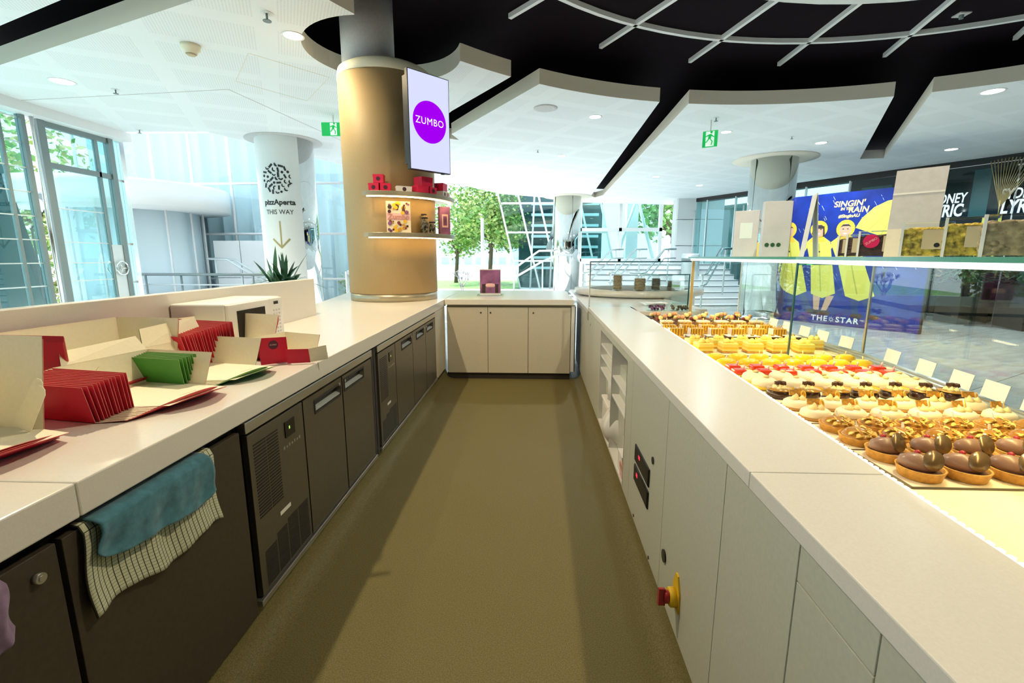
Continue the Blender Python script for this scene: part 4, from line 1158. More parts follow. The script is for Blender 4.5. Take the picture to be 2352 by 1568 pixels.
def p_choc_tart():
    t = thing('pastry','x','pastry'); t.name = 'chocolate_cream_tart'
    shell(.049,.024,parent=t); fill(.044,.019,'choc_matte',t)
    m = MB(); m.lathe([(.024,-.012),(.030,0),(.028,.012),(.018,.022),(.008,.027),(1e-4,.028)],20,(0,0,0),1.35,.80); m.xf(T3(-.006,.004,.028) @ R3(.1,.15,-.25)).build('mousse_quenelle','mousse',t)
    m = MB(); m.lathe([(1e-4,-.0012),(.021,-.001),(.021,.001),(1e-4,.0012)],22,(0,0,0),1,1.3); m.xf(T3(.018,-.012,.046) @ R3(.85,.55,-.35)).build('chocolate_disc','disc_gold',t)
    MB().ball((-.004,.012,.055),.007,8,6).build('berry','isolator_red',t)
    return t
def p_almond():
    t = thing('almond_caramel_tart','x','pastry'); shell(.047,.021,mat_='pastry',parent=t)
    m = MB(); m.lathe([(.043,.012),(.040,.026),(.026,.038),(.012,.042),(1e-4,.043)],22); m.build('caramel_dome','glaze',t)
    rn = random.Random(5); m = MB()
    for k in range(34):
        a = rn.uniform(-2.9,.6); r = rn.uniform(.020,.046); z = .043 - (r/.045)**2*.021
        m.prism([(.008*cos(q*pi/4), .0055*sin(q*pi/4)) for q in range(8)],-.0006,.0006,T3(r*cos(a),r*sin(a),z+.003) @ R3(rn.uniform(-.7,.7),rn.uniform(-.7,.7),rn.uniform(0,6)))
    o = m.build('almond_flakes','almond',t); o['kind'] = 'stuff'
    flake(t, T3(.012,.018,.048) @ R3(1.2,.2,.5),'tag_white','sugar_tag',.006,.009,.0008,False)
    return t
def p_white_oval():
    t = thing('white_oval_cake','x','pastry')
    m = MB(); m.lathe([(.044,0),(.047,.003),(.046,.007),(.040,.008)],26,(0,0,0),1.08,.92); m.build('biscuit_base','pastry_dark',t)
    m = MB(); m.lathe([(.042,.007),(.044,.014),(.041,.026),(.032,.033),(.015,.034),(1e-4,.034)],26,(0,0,0),1.08,.92); m.build('white_glaze','cream_white',t)
    for x,y,r in ((-.014,-.008,.013),(.010,-.010,.011),(-.002,.010,.011)):
        m = MB(); m.lathe([(r,0),(r*.95,.006),(r*.5,.013),(1e-4,.018)],14,(x,y,.033)); m.build('cream_dot','cream',t)
    m = MB(); m.box(-.024,.020,-.002,.002,-.010,.010, T3(-.002,.014,.052) @ R3(-.35,.05,.15)); m.build('wafer','wafer',t)
    m = MB(); m.lathe([(.010,-.001),(.016,-.001),(.016,.001),(.010,.001),(.010,-.001)],18); m.xf(T3(.022,.010,.046) @ R3(1.3,.3,.6)).build('caramel_ring','honey',t)
    return t
def p_dark_cup():
    t = thing('chocolate_cup','x','pastry')
    m = MB(); m.lathe([(.043,0),(.045,.012),(.042,.024),(.036,.030)],26); m.build('chocolate_shell','choc',t)
    m = MB(); m.lathe([(.036,.028),(.044,.030),(.044,.033),(1e-4,.034)],26); m.build('caramel_lid','caramel',t)
    rn = random.Random(11)
    for k in range(6):
        a = k*1.05; r = .017 if k else 0
        m = MB(); m.lathe([(.011,0),(.009,.006),(.004,.012),(1e-4,.016)],12,(r*cos(a),r*sin(a),.033)); m.build('cream_dot','cream',t)
    for k,(x,y) in enumerate(((-.010,.004),(.006,.008),(.014,-.002))):
        m = MB(); m.box(-.007,.007,-.005,.005,-.006,.007,T3(x,y,.052) @ R3(rn.uniform(-.6,.6),rn.uniform(-.6,.6),rn.uniform(0,3))); m.build('chocolate_shard','choc_matte',t)
    flake(t,T3(.004,.018,.050) @ R3(1.3,0,.2),'tag_white','sugar_tag',.006,.008,.0008,False)
    return t
def p_cream_dome():
    t = thing('cream_dome_cake','x','pastry')
    m = MB(); m.lathe([(.047,0),(.049,.006),(.045,.013),(.040,.014)],26); m.build('yellow_base','custard',t)
    m = MB(); m.lathe([(.046,.012),(.048,.020),(.043,.033),(.034,.040),(.030,.038),(.024,.043),(.014,.042),(1e-4,.046)],28,wob=lambda a: 1+.02*sin(3*a)); m.build('cream_swirl','cream_white',t)
    m = MB(); m.lathe([(.010,0),(.012,.003),(.004,.008),(1e-4,.009)],12,(.004,0,.044)); m.build('toasted_peak','macaron_yellow',t)
    return t
def p_red():
    t = thing('red_glazed_cake','x','pastry')
    m = MB(); m.box(-.046,.046,-.024,.024,0,.010); m.build('sponge_base','custard',t,.003)
    m = MB(); m.box(-.046,.010,-.025,.025,.010,.032); m.build('red_glaze','red_glaze',t,.007)
    m = MB(); m.box(.004,.046,-.022,.022,.010,.026); m.build('cream_half','cream_white',t,.008)
    m = MB(); m.tube([(.0,0,.030),(.004,0,.050)],.0035,6); m.build('sugar_stick','pale_pink',t)
    return t
def p_yellow_oval():
    t = thing('yellow_glazed_oval','x','pastry')
    m = MB(); m.lathe([(.040,0),(.046,.006),(.047,.016),(.042,.027),(.028,.033),(1e-4,.034)],26,(0,0,0),1.05,.62); m.build('glazed_body','lemon_glaze',t)
    m = MB(); m.lathe([(.030,.0315),(.026,.0335),(1e-4,.0355)],22,(0,0,0),1.05,.62); m.build('painted_sheen','lemon',t)  # paler cap paints a sheen onto the glazed top
    m = MB(); m.tube([(0,0,.033),(.001,.001,.052)],.003,6); m.build('sugar_stick','cream',t)
    return t
def p_cube():
    t = thing('yellow_cream_cube','x','pastry')
    MB().box(-.042,.042,-.042,.042,0,.010).build('sponge_base','pastry',t,.003)
    MB().box(-.042,.042,-.042,.042,.010,.054).build('lemon_block','lemon',t,.004)
    MB().box(-.0425,.0425,-.0425,.0425,.024,.034).build('curd_layer','custard',t)
    for x,y,r in ((-.016,-.012,.017),(.016,-.010,.015),(.0,.016,.018)):
        m = MB(); m.lathe([(r,0),(r*1.02,.008),(r*.7,.017),(.004,.023),(1e-4,.024)],14,(x,y,.052),wob=lambda a: 1+.06*sin(6*a)); m.build('cream_rosette','lemon',t)
    flake(t,T3(.028,.018,.068) @ R3(1.2,.1,.3),'custard','sugar_tag',.008,.014,.001,False)
    return t
def p_slice():
    t = thing('dark_square_slice','x','pastry')
    MB().box(-.036,.036,-.036,.036,0,.044).build('chocolate_block','choc',t,.002)
    MB().box(-.039,.039,-.039,.039,.044,.047).build('pale_plate','card_grey',t)
    m = MB(); m.lathe([(.010,0),(.012,.006),(1e-4,.010)],10,(.004,0,.047)); m.build('topping','caramel',t)
    return t
def p_gold():
    t = thing('caramel_block_cake','x','pastry')
    MB().box(-.045,.045,-.028,.028,0,.058).build('caramel_block','caramel',t,.006)
    MB().box(-.044,.044,-.027,.027,.058,.061).build('glaze_top','honey',t,.0012)
    rn = random.Random(2)
    for k in range(5):
        x = -.036+.018*k
        m = MB(); m.box(x-.003,x+.003,-.0295,-.028,.01+rn.uniform(0,.015),.06); m.build('honey_drip','honey',t)
    for k in range(6):
        x = -.03+.012*k; m = MB(); m.tube([(x,rn.uniform(-.015,.015),.060),(x+rn.uniform(-.008,.008),rn.uniform(-.02,.02),.074),(x+rn.uniform(-.012,.012),rn.uniform(-.02,.02),.084)],[.0026,.002,.0012],5); m.build('caramel_thread','honey',t)
    MB().box(-.0475,-.0455,-.029,.029,.004,.062).build('paper_side','tag_white',t)
    return t
def p_white_block():
    t = thing('pale_topped_block','x','pastry')
    MB().box(-.042,.042,-.03,.03,0,.050).build('block','caramel',t,.004)
    MB().box(-.043,.043,-.031,.031,.050,.064).build('pale_cap','cream_white',t,.005)
    m = MB(); m.tube([(.0,0,.062),(.002,0,.082)],.0035,6); m.build('sugar_stick','macaron_yellow',t)
    return t
def p_dome():
    t = thing('macaron_dome','x','pastry')
    m = MB(); m.lathe([(.058,0),(.060,.008),(.052,.030),(.036,.040),(1e-4,.042)],24,wob=lambda a: 1+.015*sin(9*a)); m.build('chocolate_dome','choc_matte',t)
    cols = ['macaron_green','macaron_yellow','macaron_pink','macaron_plum','macaron_yellow','macaron_pink','macaron_plum']
    for k,c in enumerate(cols):
        a = k*2.4; r = .012+.0045*k
        m = MB(); m.lathe([(1e-4,-.010),(.012,-.0085),(.016,-.004),(.0145,-.001),(.0145,.001),(.016,.004),(.012,.0085),(1e-4,.010)],14)
        m.xf(T3(r*cos(a),r*sin(a)*.8,.052+.010*(k%3)) @ R3(1.35+.2*sin(k),.3*cos(k*2),k*1.3)).build('macaron',c,t)
    return t
def row(proto, x0, dx, n, y, kind, where, jit=.003, rzj=.12, first=[None]):
    rn = random.Random(int(y*1000)); out = []
    for i in range(n):
        loc = (x0+dx*i+rn.uniform(-jit,jit), y+rn.uniform(-jit,jit)+.012*i*0, TZ)
        rz = rn.uniform(-rzj,rzj)
        lb = f'{kind}, {ORD[i]} from the white worktop{where}'
        if not proto.get('used'):
            proto['used'] = 1; proto.location = loc; proto.rotation_euler = (0,0,rz); o = proto; o['label'] = lb
        else: o = dup(proto, loc, rz, lb)
        out.append(o)
    return out
ALL = []
def kind(proto, rows, text, group, **kw):
    proto['group'] = group
    for x0,dx,n,y,wh in rows: ALL.extend(row(proto,x0,dx,n,y,text,wh,**kw))
kind(p_choc_tart(), [(.945,.108,4,1.100,' in the nearest row'),(.945,.112,4,1.205,' in the second row')], 'chocolate cream tart with gold disc','chocolate cream tarts',rzj=.35)
kind(p_almond(), [(.940,.118,5,1.312,', nearer of two rows'),(.940,.118,6,1.412,', farther of two rows')],'glazed almond caramel tart','almond caramel tarts',rzj=.5)
kind(p_white_oval(), [(.940,.116,6,1.515,', nearer of two rows'),(.940,.118,6,1.622,', farther of two rows')],'white oval cake with wafer','white oval cakes',rzj=.15)
kind(p_dark_cup(), [(.945,.106,7,1.756,'')],'dark chocolate cup with cream dots','chocolate cups',rzj=.4)
kind(p_cream_dome(), [(.950,.118,6,1.880,', nearer of two rows'),(.950,.118,6,1.972,', farther of two rows')],'pale cream dome on yellow base','cream domes',rzj=.6)
kind(p_red(), [(.950,.108,7,2.070,', nearer of two rows'),(.960,.108,7,2.155,', farther of two rows')],'red glazed cake','red glazed cakes',rzj=.06)
kind(p_yellow_oval(), [(.955,.108,7,2.275,', nearer of two rows'),(.955,.108,7,2.400,', farther of two rows')],'yellow glazed oval cake','yellow glazed ovals',rzj=.05)
kind(p_cube(), [(.965,.136,5,2.615,', nearer of two rows'),(.955,.136,6,2.735,', farther of two rows')],'yellow cream cube','yellow cream cubes',rzj=.06)
kind(p_slice(), [(1.0,.12,6,2.895,'')],'dark square slice under a pale plate','dark square slices',rzj=.05)
kind(p_gold(), [(.960,.132,6,3.10,', nearer of two rows'),(.955,.132,6,3.26,', farther of two rows')],'golden caramel block cake','caramel blocks',rzj=.06)
kind(p_white_block(), [(1.0,.130,6,3.46,'')],'pale topped block with a stick','pale topped blocks',rzj=.05)
kind(p_dome(), [(1.01,.130,6,3.63,', nearer of two rows'),(1.0,.130,6,3.80,', farther of two rows')],'chocolate dome with upright macarons','macaron domes',rzj=2.0)
t = thing('caramel_biscuit','single round caramel biscuit beside the dark square slices','pastry',(.925,2.90,TZ))
m = MB(); m.lathe([(.034,0),(.037,.010),(.034,.018),(.036,.026),(.030,.034),(1e-4,.035)],22); m.build('layers','wafer',t)
MB().lathe([(.030,.034),(.028,.037),(1e-4,.038)],22).build('top_disc','pastry',t)
# price cards along the glass rail
def rail_pt(y):
    a,b_ = (G0,G1) if y > G1[1] else (G1,G2)
    k = (y-a[1])/(b_[1]-a[1]); return a[0]+(b_[0]-a[0])*k
PC = [(3.40,'farthest'),(3.22,'second farthest'),(3.02,'third farthest'),(2.84,'fourth farthest'),(2.63,'fifth farthest'),(2.25,'fifth nearest'),(2.02,'fourth nearest'),(1.82,'third nearest'),(1.665,'second nearest'),(1.5,'nearest')]
for y,w_ in PC:
    x = rail_pt(y) - .015
    t = thing('price_card', f'small blank white price card on the glass rail, {w_} of the row', 'price card', (x,y,.897), radians(2 if y>2.5 else -7), 'price cards')
    MB().box(-.001,.001,-.052,.052,.004,.066,R3(0,.18,0)).build('card','tag_white',t)
    MB().box(-.006,.006,-.03,.03,0,.006).build('foot','acrylic',t)
# ================================================================== GOODS ON THE GLASS SHELF
SZ = 1.399
def jar(x, y, w, d, h, fillm, label, rz=0.0, lab=True, seal=None, name='clear_jar', fillf=.86):
    t = thing(name, label, 'jar', (x,y,SZ), rz, 'clear tubs on the glass shelf')
    MB().box(-w/2,w/2,-d/2,d/2,0,h).build('tub','acrylic',t,.004)
    m = MB(); m.grid(lambda u,v: 0, 0, 0) if False else None
    rn = random.Random(sum(map(ord,label)))
    c = MB(); c.box(-w/2+.004,w/2-.004,-d/2+.004,d/2-.004,.004,h*fillf*.92)
    for k in range(90):
        px,py = rn.uniform(-w/2+.012,w/2-.012), rn.uniform(-d/2+.012,d/2-.012)
        side = rn.randrange(3)
        if side == 0: pos = (px,py,h*fillf*.92)
        elif side == 1: pos = (px,-d/2+.009,rn.uniform(.01,h*fillf*.9))
        else: pos = (-w/2+.009,py,rn.uniform(.01,h*fillf*.9))
        c.ball(pos, rn.uniform(.008,.0125), 7, 5, 1.2, .9, .8)
    o = c.build('contents',fillm,t); o['kind'] = 'stuff'
    MB().box(-w/2-.002,-w/2+.006,-d/2-.002,-d/2+.006,0,h).build('corner_seam','plastic_white',t)
    if lab:
        l = MB().box(-.028,.028,-.0012,0,-.034,.034,T3(w*.12,-d/2-.001,h*.5)).build('paper_label','kraft',t)
        m = MB(); m.prism(arc(0,0,.008,0,2*pi-.3,14),0,.0008,T3(w*.12+.013,-d/2-.0024,h*.5-.020) @ R3(pi/2,0,0)); m.build('round_mark','black',l)
    if seal:
        m = MB(); m.prism(arc(0,0,.030,0,2*pi-.2,24),0,.001,T3(-w*.25,-d/2-.002,h*.60) @ R3(pi/2,0,0)); s_ = m.build('round_seal','magenta',t)
        text_mb('ZUMBO',.014).xf(T3(-w*.25,-d/2-.0035,h*.60) @ R3(0,0,0) @ Matrix.Rotation(pi/2,4,'X') @ Matrix.Rotation(radians(35),4,'Z')).build('seal_lettering','pale_pink',s_)
RZ = radians(-38)
jar(1.625,2.52,.08,.085,.105,'jar_dark','narrow dark jar leftmost of the dark jars on the glass shelf',RZ)
jar(1.60,2.41,.085,.085,.108,'jar_dark','dark jar with cream label second from the left on the glass shelf',RZ)
jar(1.60,2.23,.19,.10,.115,'jar_dark','wide dark jar with a round magenta seal on the glass shelf',RZ,seal=True)
jar(1.505,1.915,.10,.08,.112,'mulch_yellow','small tub of yellow popcorn beside the white menu card',RZ,lab=False)
jar(1.435,1.80,.14,.10,.122,'mulch_yellow','tub of yellow popcorn with cream label in the middle of the yellow tubs',RZ)
jar(1.475,1.675,.13,.10,.130,'mulch_yellow','tub of yellow popcorn rightmost of the yellow tubs',RZ)
jar(1.38,1.44,.12,.10,.120,'cookie','tub of brown popcorn cut by the right edge of the picture',RZ,lab=False)
# menu cards
t = thing('menu_card','large blank grey-white menu card standing on the glass shelf','menu card',(1.555,2.03,SZ),radians(-48))
M_ = frame_m((0,0,0),(1,0,0),(0,.10,1))
MB().box(-.082,.082,0,.355,-.0015,.0015,M_).build('card','card_grey',t)
MB().box(-.082,.082,0,.115,.0016,.0022,M_).build('lower_fold','tray_board',t)
MB().box(-.082,.082,.255,.262,.0016,.003,M_).build('crease','label_white',t)
t = thing('tent_card','white folded tent card seen edge-on on the glass shelf','menu card',(1.58,2.78,SZ),radians(-20))
for s_,nm in ((-1,'front_leaf'),(1,'back_leaf')):
    MB().box(-.07,.07,0,.345,-.001,.001,frame_m((s_*.035,0,0),(0,1,0),(-s_*.10,0,1))).build(nm,'label_white' if s_<0 else 'greyblue_print',t)
def carton(x,y,w,d,h,front,side,label,rz):
    t = thing('carton',label,'box',(x,y,SZ),rz)
    MB().box(-w/2,w/2,-d/2,d/2,0,h).build('body',front,t,.002)
    MB().box(w/2,w/2+.0015,-d/2+.002,d/2-.002,.002,h-.002).build('side_print',side,t)
    return t
c = carton(1.56,3.14,.16,.06,.345,'greyblue_print','wood_brown','tall pale grey carton with brown side on the glass shelf',radians(-12))
m = MB()
for k in range(3): m.lathe([(.012,0),(.014,.0),(.014,.001),(.012,.001),(.012,0)],14,(0,0,0),.7,1.1); 
m2 = MB()
for k in range(3):
    q = MB(); q.prism(arc(0,0,.013,0,2*pi-.2,14),0,.001,T3(-.05+.034*k,-.031,.075) @ R3(pi/2,0,0)); b0=len(m2.v); m2.v+=q.v; m2.f+=[tuple(i+b0 for i in f) for f in q.f]; m2.m+=q.m; m2.sm+=q.sm
m2.build('printed_macarons','leaf_dark',c)
c = carton(1.56,3.56,.16,.085,.325,'greyblue_print','orange_print','pale grey carton with orange side at the far end of the glass shelf',radians(-24))
MB().box(-.04,.04,-.0435,-.0425,.13,.24).build('printed_panel','curtain',c)
t = thing('small_carton','small pale green carton between the two tall cartons','box',(1.63,3.42,SZ),radians(-20))
MB().box(-.04,.04,-.03,.03,0,.10).build('body','lemon',t,.002); MB().box(-.03,.03,-.031,-.030,.02,.08).build('label','leaf_b',t)

# ================================================================== FAR END OF THE COUNTER
t = thing('glass_screen','frameless glass screen with dark edges at the far end of the white worktop','glass screen',(0,0,0))
strip((.572,4.62),(1.62,4.86),.008,.900,1.345).build('pane','glass_clear',t)
strip((.565,4.61),(1.63,4.86),.010,1.345,1.355).build('top_edge','glass_edge_dark',t)
MB().box(.562,.574,4.612,4.626,.898,1.35).build('side_edge','chrome_soft',t)
t = thing('glass_sneeze_box','small glass box with black edges beside the macaron domes','glass screen',(0,0,0))
strip((1.05,4.32),(1.44,4.36),.006,.92,1.235).build('pane','glass_clear',t)
strip((1.44,4.36),(1.40,4.75),.006,.92,1.235).build('pane','glass_clear',t)
strip((1.15,4.32),(1.44,4.36),.010,1.235,1.243).build('top_edge','glass_edge_dark',t)
strip((.98,4.75),(1.15,4.32),.008,1.235,1.241).build('top_edge','glass_edge',t)
MB().box(1.434,1.444,4.352,4.364,.92,1.243).build('side_edge','glass_edge_dark',t)
MB().prism([(.95,4.16),(1.5,4.2),(1.5,4.56),(.95,4.56)],.885,.92).build('base_slab','worktop',t)
for i,(x,f_,lb) in enumerate(((1.12,'violet_print','left clear box of dark chocolates behind the macaron domes'),(1.33,'cookie_dark','right clear box of dark chocolates behind the macaron domes'))):
    t = thing('clear_box',lb,'box',(x,4.23,.921))
    MB().box(-.09,.09,-.045,.045,0,.07).build('box','acrylic',t,.004)
    c = MB(); rn = random.Random(i+40)
    for k in range(26): c.ball((rn.uniform(-.075,.075),rn.uniform(-.03,.03),.012+rn.uniform(0,.035)),.012,7,5)
    o = c.build('chocolates',f_,t); o['kind'] = 'stuff'
    MB().box(-.092,.092,-.047,.047,.068,.072).build('lid','plastic_white' if i==0 else 'acrylic',t)
t = thing('curved_counter','white round-fronted counter beyond the glass screen','counter',(1.42,6.35,0))
MB().lathe([(.70,0),(.70,.90),(.80,.92),(.80,.985),(1e-4,.985)],48,(0,0,0),1.05,.9).build('body','worktop',t)
MB().lathe([(.62,.985),(.60,.99),(1e-4,.991)],40,(0,0,0),1.05,.85).build('dark_inlay','cookie_dark',t)
def bell(x,y,h,w,fm,label):
    t = thing('cookie_jar',label,'jar',(x,y,.992))
    MB().lathe([(w,0),(w,h*.8),(w*.7,h*.9),(w*.7,h)],18).build('glass','acrylic',t)
    c = MB(); rn = random.Random(int(x*100))
    for k in range(int(h/.02)): c.lathe([(w*.86,0),(w*.9,.008),(w*.86,.016)],14,(rn.uniform(-.004,.004),0,.004+.018*k))
    c.build('cookies',fm,t)
    MB().lathe([(w*.75,h),(w*.75,h+.02),(.012,h+.025),(.015,h+.05),(1e-4,h+.055)],14).build('lid','acrylic',t)
bell(1.06,5.86,.20,.06,'cookie','tall cookie jar leftmost on the round counter')
bell(1.32,5.80,.17,.075,'cookie','wide cookie jar second on the round counter')
bell(1.52,5.82,.16,.055,'cookie_dark','dark cookie jar third on the round counter')
bell(1.75,5.86,.13,.085,'cookie_dark','low dark cookie jar rightmost on the round counter')
t = thing('paper_sheet','crumpled white paper sheet on the far worktop','paper',(1.28,4.95,.899),.2)
m = MB(); m.grid(lambda u,v: (-.13+.26*u,-.09+.18*v,.006+.02*abs(sin(3*u+1.7*v))),10,8); m.build('sheet','plastic_white',t)

# ================================================================== COLUMNS
def on_cyl(m, c, R, a0):
    m.v = [(c[0]+(R+z)*cos(a0+x/R), c[1]+(R+z)*sin(a0+x/R), y) for x,y,z in m.v]; return m
def collar(t, r0, r1, z):
    MB().lathe([(r0,z),(r1,z),(r1,z+.012),(r0,z+.012)],48).build('ceiling_collar','strip_metal',t)
# chrome columns
def chrome_col(x,y,R,label,ring=.75,ztop=3.62):
    t = thing('chrome_column',label,'column',(x,y,-.03))
    MB().lathe([(R,0),(R,ztop+.1)],72).build('mirror_skin','chrome',t)
    MB().lathe([(R+.012,0),(R+.012,.10),(R,.10)],48).build('base_ring','chrome_soft',t)
    MB().lathe([(R*.99,CZ+.015),(R+ring*.5,CZ+.015),(R+ring*.5,CZ+.03)],64).build('soffit_ring','ceiling_edge',t)  # cream ring round the shaft at ceiling height
    for k in range(4):
        a = k*pi/2+.3; m = MB(); m.box(-.003,.003,-.002,.002,.1,ztop,T3((R)*cos(a),(R)*sin(a),0) @ Matrix.Rotation(a+pi/2,4,'Z')); m.build('seam','groove',t)
    return t
chrome_col(1.26,17.3,.48,'mirror chrome column in the centre beyond the end counter')
cr = chrome_col(5.3,11.0,.47,'mirror chrome column behind the cartons on the right')
cl = thing('sign_column','white wrapped column with black dough-ball logo and arrow sign at left','column',(-4.6,8.96,-.03))
R_ = .50
MB().lathe([(R_-.004,0),(R_-.004,3.72)],72).build('mirror_skin','chrome',cl)
MB().lathe([(R_,0.02),(R_,3.60)],60,a0=radians(140),a1=radians(322),sm=True).build('white_wrap','white_paint',cl)
m = MB(); m.lathe([(R_+.012,0),(R_+.012,.10),(R_,.10)],48); m.build('base_ring','chrome_soft',cl)
AC = atan2(-8.96, 4.6)           # direction to the viewer
A_S = AC - radians(21)           # centre line of the print
def deco(m, mat_, name): return on_cyl(m,(0,0),R_+.001,A_S).build(name, mat_, cl)
rn = random.Random(21)
for ri, cnt in ((0,1),(.078,6),(.156,12),(.234,18)):
    for j in range(cnt):
        a = 2*pi*(j + (.5 if ri > .1 else 0))/cnt + rn.uniform(-.06,.06); th = rn.uniform(0,pi)
        px, py = ri*cos(a), ri*sin(a); kp = rn.choice('bbbcchd'); s_ = rn.uniform(.92,1.08)
        if kp == 'b': P = [(-.040,-.017),(.040,-.017),(.040,.017),(-.040,.017)]
        elif kp == 'c': P = [(.038*cos(k*pi/9),.038*sin(k*pi/9)-.012) for k in range(10)] + [(.020*cos(k*pi/5),.014*sin(k*pi/5)-.012) for k in range(5,-1,-1)]
        elif kp == 'h': P = [(.038*cos(k*pi/9),.036*sin(k*pi/9)-.014) for k in range(10)]
        else: P = [(.022*cos(k*pi/6),.022*sin(k*pi/6)) for k in range(12)]
        m = MB(); m.prism([(px+s_*(x*cos(th)-y*sin(th)), 2.79+py+s_*(x*sin(th)+y*cos(th))) for x,y in P],.0005,.003); deco(m,'sign_black','logo_piece')
deco(text_mb('pizzAperta',.128,.001,bold=.004).xf(T3(.01,2.385,.002)),'sign_black','lettering')
deco(text_mb('THIS WAY',.118,.001,sx=.9).xf(T3(.0,2.215,.002)),'sign_black','lettering')
m = MB(); m.box(-.013,.013,1.60,2.06,0,.003)
for s_ in (-1,1):
    for k in range(6):
        u, v = k/6, (k+1)/6
        m.prism([(s_*.16*u,1.57+.165*u),(s_*.16*v,1.57+.165*v),(s_*.16*v-s_*.020,1.57+.165*v+.024),(s_*.16*u-s_*.020,1.57+.165*u+.024)],.0005,.003)
deco(m,'sign_gold','arrow')
# dark recess rings cut round the columns in the ceiling, seen as soffit collars
for (x,y,r0,r1,lb) in ((-4.6,8.96,.50,.66,'grey ceiling collar round the sign column'),(1.26,17.3,.48,.80,'grey ceiling collar round the central chrome column'),(5.3,11.0,.47,.74,'grey ceiling collar round the right chrome column')):
    m = MB(); m.lathe([(r0,-.004),(r1,-.004),(r1,.0),(r0,.0)],56); o = m.build('ceiling_collar','card_grey'); o.location = (x,y,CZ-.001); o['kind'] = 'structure'; o['label'] = lb

# tan column with screen and shelves
tc_ = thing('tan_column','tan fabric-clad column rising from the left worktop','column',(CC[0],CC[1],.926))
MB().lathe([(CR,.085),(CR,2.27)],80).build('tan_cladding','column_tan',tc_)
MB().lathe([(CR-.02,.0),(CR-.005,.0),(CR-.005,.085)],80).build('base_band','column_band',tc_)
MB().lathe([(CR,2.27),(CR+.006,2.275),(CR-.01,2.36),(CR-.06,2.39)],80).build('top_cap','card_cream',tc_)
MB().lathe([(.27,2.38),(.27,3.12)],48,(-.17,0,0)).build('upper_shaft','card_grey',tc_)
MB().lathe([(1e-4,2.385),(CR-.06,2.39)],64).build('top_lid','wall_dark',tc_)
# screen
A2, B2 = Vector((-1.148,4.555)), Vector((-.826,4.895))
dv = (B2-A2).normalized(); SW = (B2-A2).length; tvc = (A2+B2)/2
tv = thing('wall_screen','portrait screen with a purple round logo on the tan column','screen',(tvc.x,tvc.y,2.652))
M_ = frame_m((0,0,0),(dv.x,dv.y,0))
hw, hh = SW/2, .44
MB().box(-hw,hw,-hh,hh,-.045,0,M_).build('case','tv_body',tv,.003)
MB().box(-hw+.02,hw-.10,-hh+.06,hh-.04,-.12,-.045,M_).build('rear_box','tv_body',tv)
MB().box(-.06,.06,-.12,.12,-.34,-.12,M_).build('wall_bracket','black',tv)
MB().box(-hw+.008,hw-.008,-hh+.008,hh-.008,0,.0012,M_).build('display','tv_screen',tv)
m = MB(); m.prism(arc(0,.01,SW*.405,0,2*pi-.06,64),.0014,.002,M_); m.build('purple_disc','tv_purple',tv)
text_mb('ZUMBO',.090,0,sx=.98,space=1.08).xf(M_ @ T3(0,.012,.0024)).build('lettering','tv_white',tv)
MB().box(hw-.10,hw-.07,-hh-.008,-hh,-.03,-.005,M_).build('sensor','black',tv)
# curved shelves
def shelf(z, label):
    t = thing('curved_shelf',label,'shelf',(CC[0],CC[1],z))
    ps = lambda r,a: (r*sin(a), -r*cos(a))
    a0,a1 = radians(-6),radians(104)
    out = [ps(.70,a0+(a1-a0)*k/30) for k in range(31)]; inn = [ps(CR-.002,a1+(a0-a1)*k/30) for k in range(31)]
    MB().prism(out+inn,-.022,.022).build('board','column_band',t,.002)
    out = [ps(.66,a0+.04+(a1-a0-.08)*k/30) for k in range(31)]; inn = [ps(.635,a1-.04+(a0-a1+.08)*k/30) for k in range(31)]
    MB().prism(out+inn,-.029,-.023).build('light_strip','led_shelf',t)
    return t
shelf(2.005,'upper curved shelf on the tan column carrying red boxes')
shelf(1.612,'lower curved shelf on the tan column carrying the cook book')
def cpt(a, r, z):   # on a shelf: angle from the aisle side, radius
    a = radians(a); return (CC[0]+r*sin(a), CC[1]-r*cos(a), z)
def gift(a, r, z, w, d, h, m_, label, seal=True, rz=None):
    p = cpt(a,r,z); t = thing('gift_box',label,'box',p, radians(a) if rz is None else rz, 'boxes on the upper shelf')
    MB().box(-w/2,w/2,-d/2,d/2,0,h).build('body',m_,t,.003)
    MB().box(-w/2-.001,w/2+.001,-d/2-.001,d/2+.001,h*.72,h+.001).build('lid',m_,t)
    if seal: 
        m = MB(); m.lathe([(1e-4,0),(.020,0),(.020,.001)],16); m.xf(T3(0,-d/2-.001,h*.5) @ R3(pi/2,0,0)).build('round_seal','logo_dark',t)
U = 2.028
gift(2,.585,U,.10,.09,.075,'pink_red','left pink-red box in the bottom row of the small pyramid')
gift(12.5,.585,U,.10,.09,.075,'pink_red','right pink-red box in the bottom row of the small pyramid')
gift(6.5,.585,U+.077,.10,.09,.08,'pink_red','pink-red box on top of the small pyramid')
gift(29,.60,U,.15,.06,.055,'label_white','white box with a round plum seal between the red boxes')
gift(46,.60,U,.13,.11,.075,'pink_red','left lower red box of the larger pile on the shelf',False)
gift(58,.60,U,.10,.10,.07,'pink_red','right lower red box of the larger pile on the shelf')
gift(51,.585,U+.077,.14,.13,.085,'pink_red','big red box on top of the larger pile on the shelf',False)
gift(78,.60,U,.10,.09,.06,'label_white','white box under the rightmost red box on the shelf')
gift(78,.60,U+.062,.12,.10,.075,'pink_red','rightmost red box on the upper shelf',False)
gift(92,.61,U,.09,.08,.055,'pale_pink','pale pink box at the right end of the upper shelf',False)
Lz = 1.635
p = cpt(23,.60,Lz); t = thing('cook_book','upright cook book with printed pastries on its cover','book',p,radians(20))
MB().box(-.115,.115,-.012,.014,0,.30).build('pages','label_white',t)
cv = MB().box(-.118,.118,-.016,-.012,0,.303).build('cover','cream_white',t)
rn = random.Random(8)
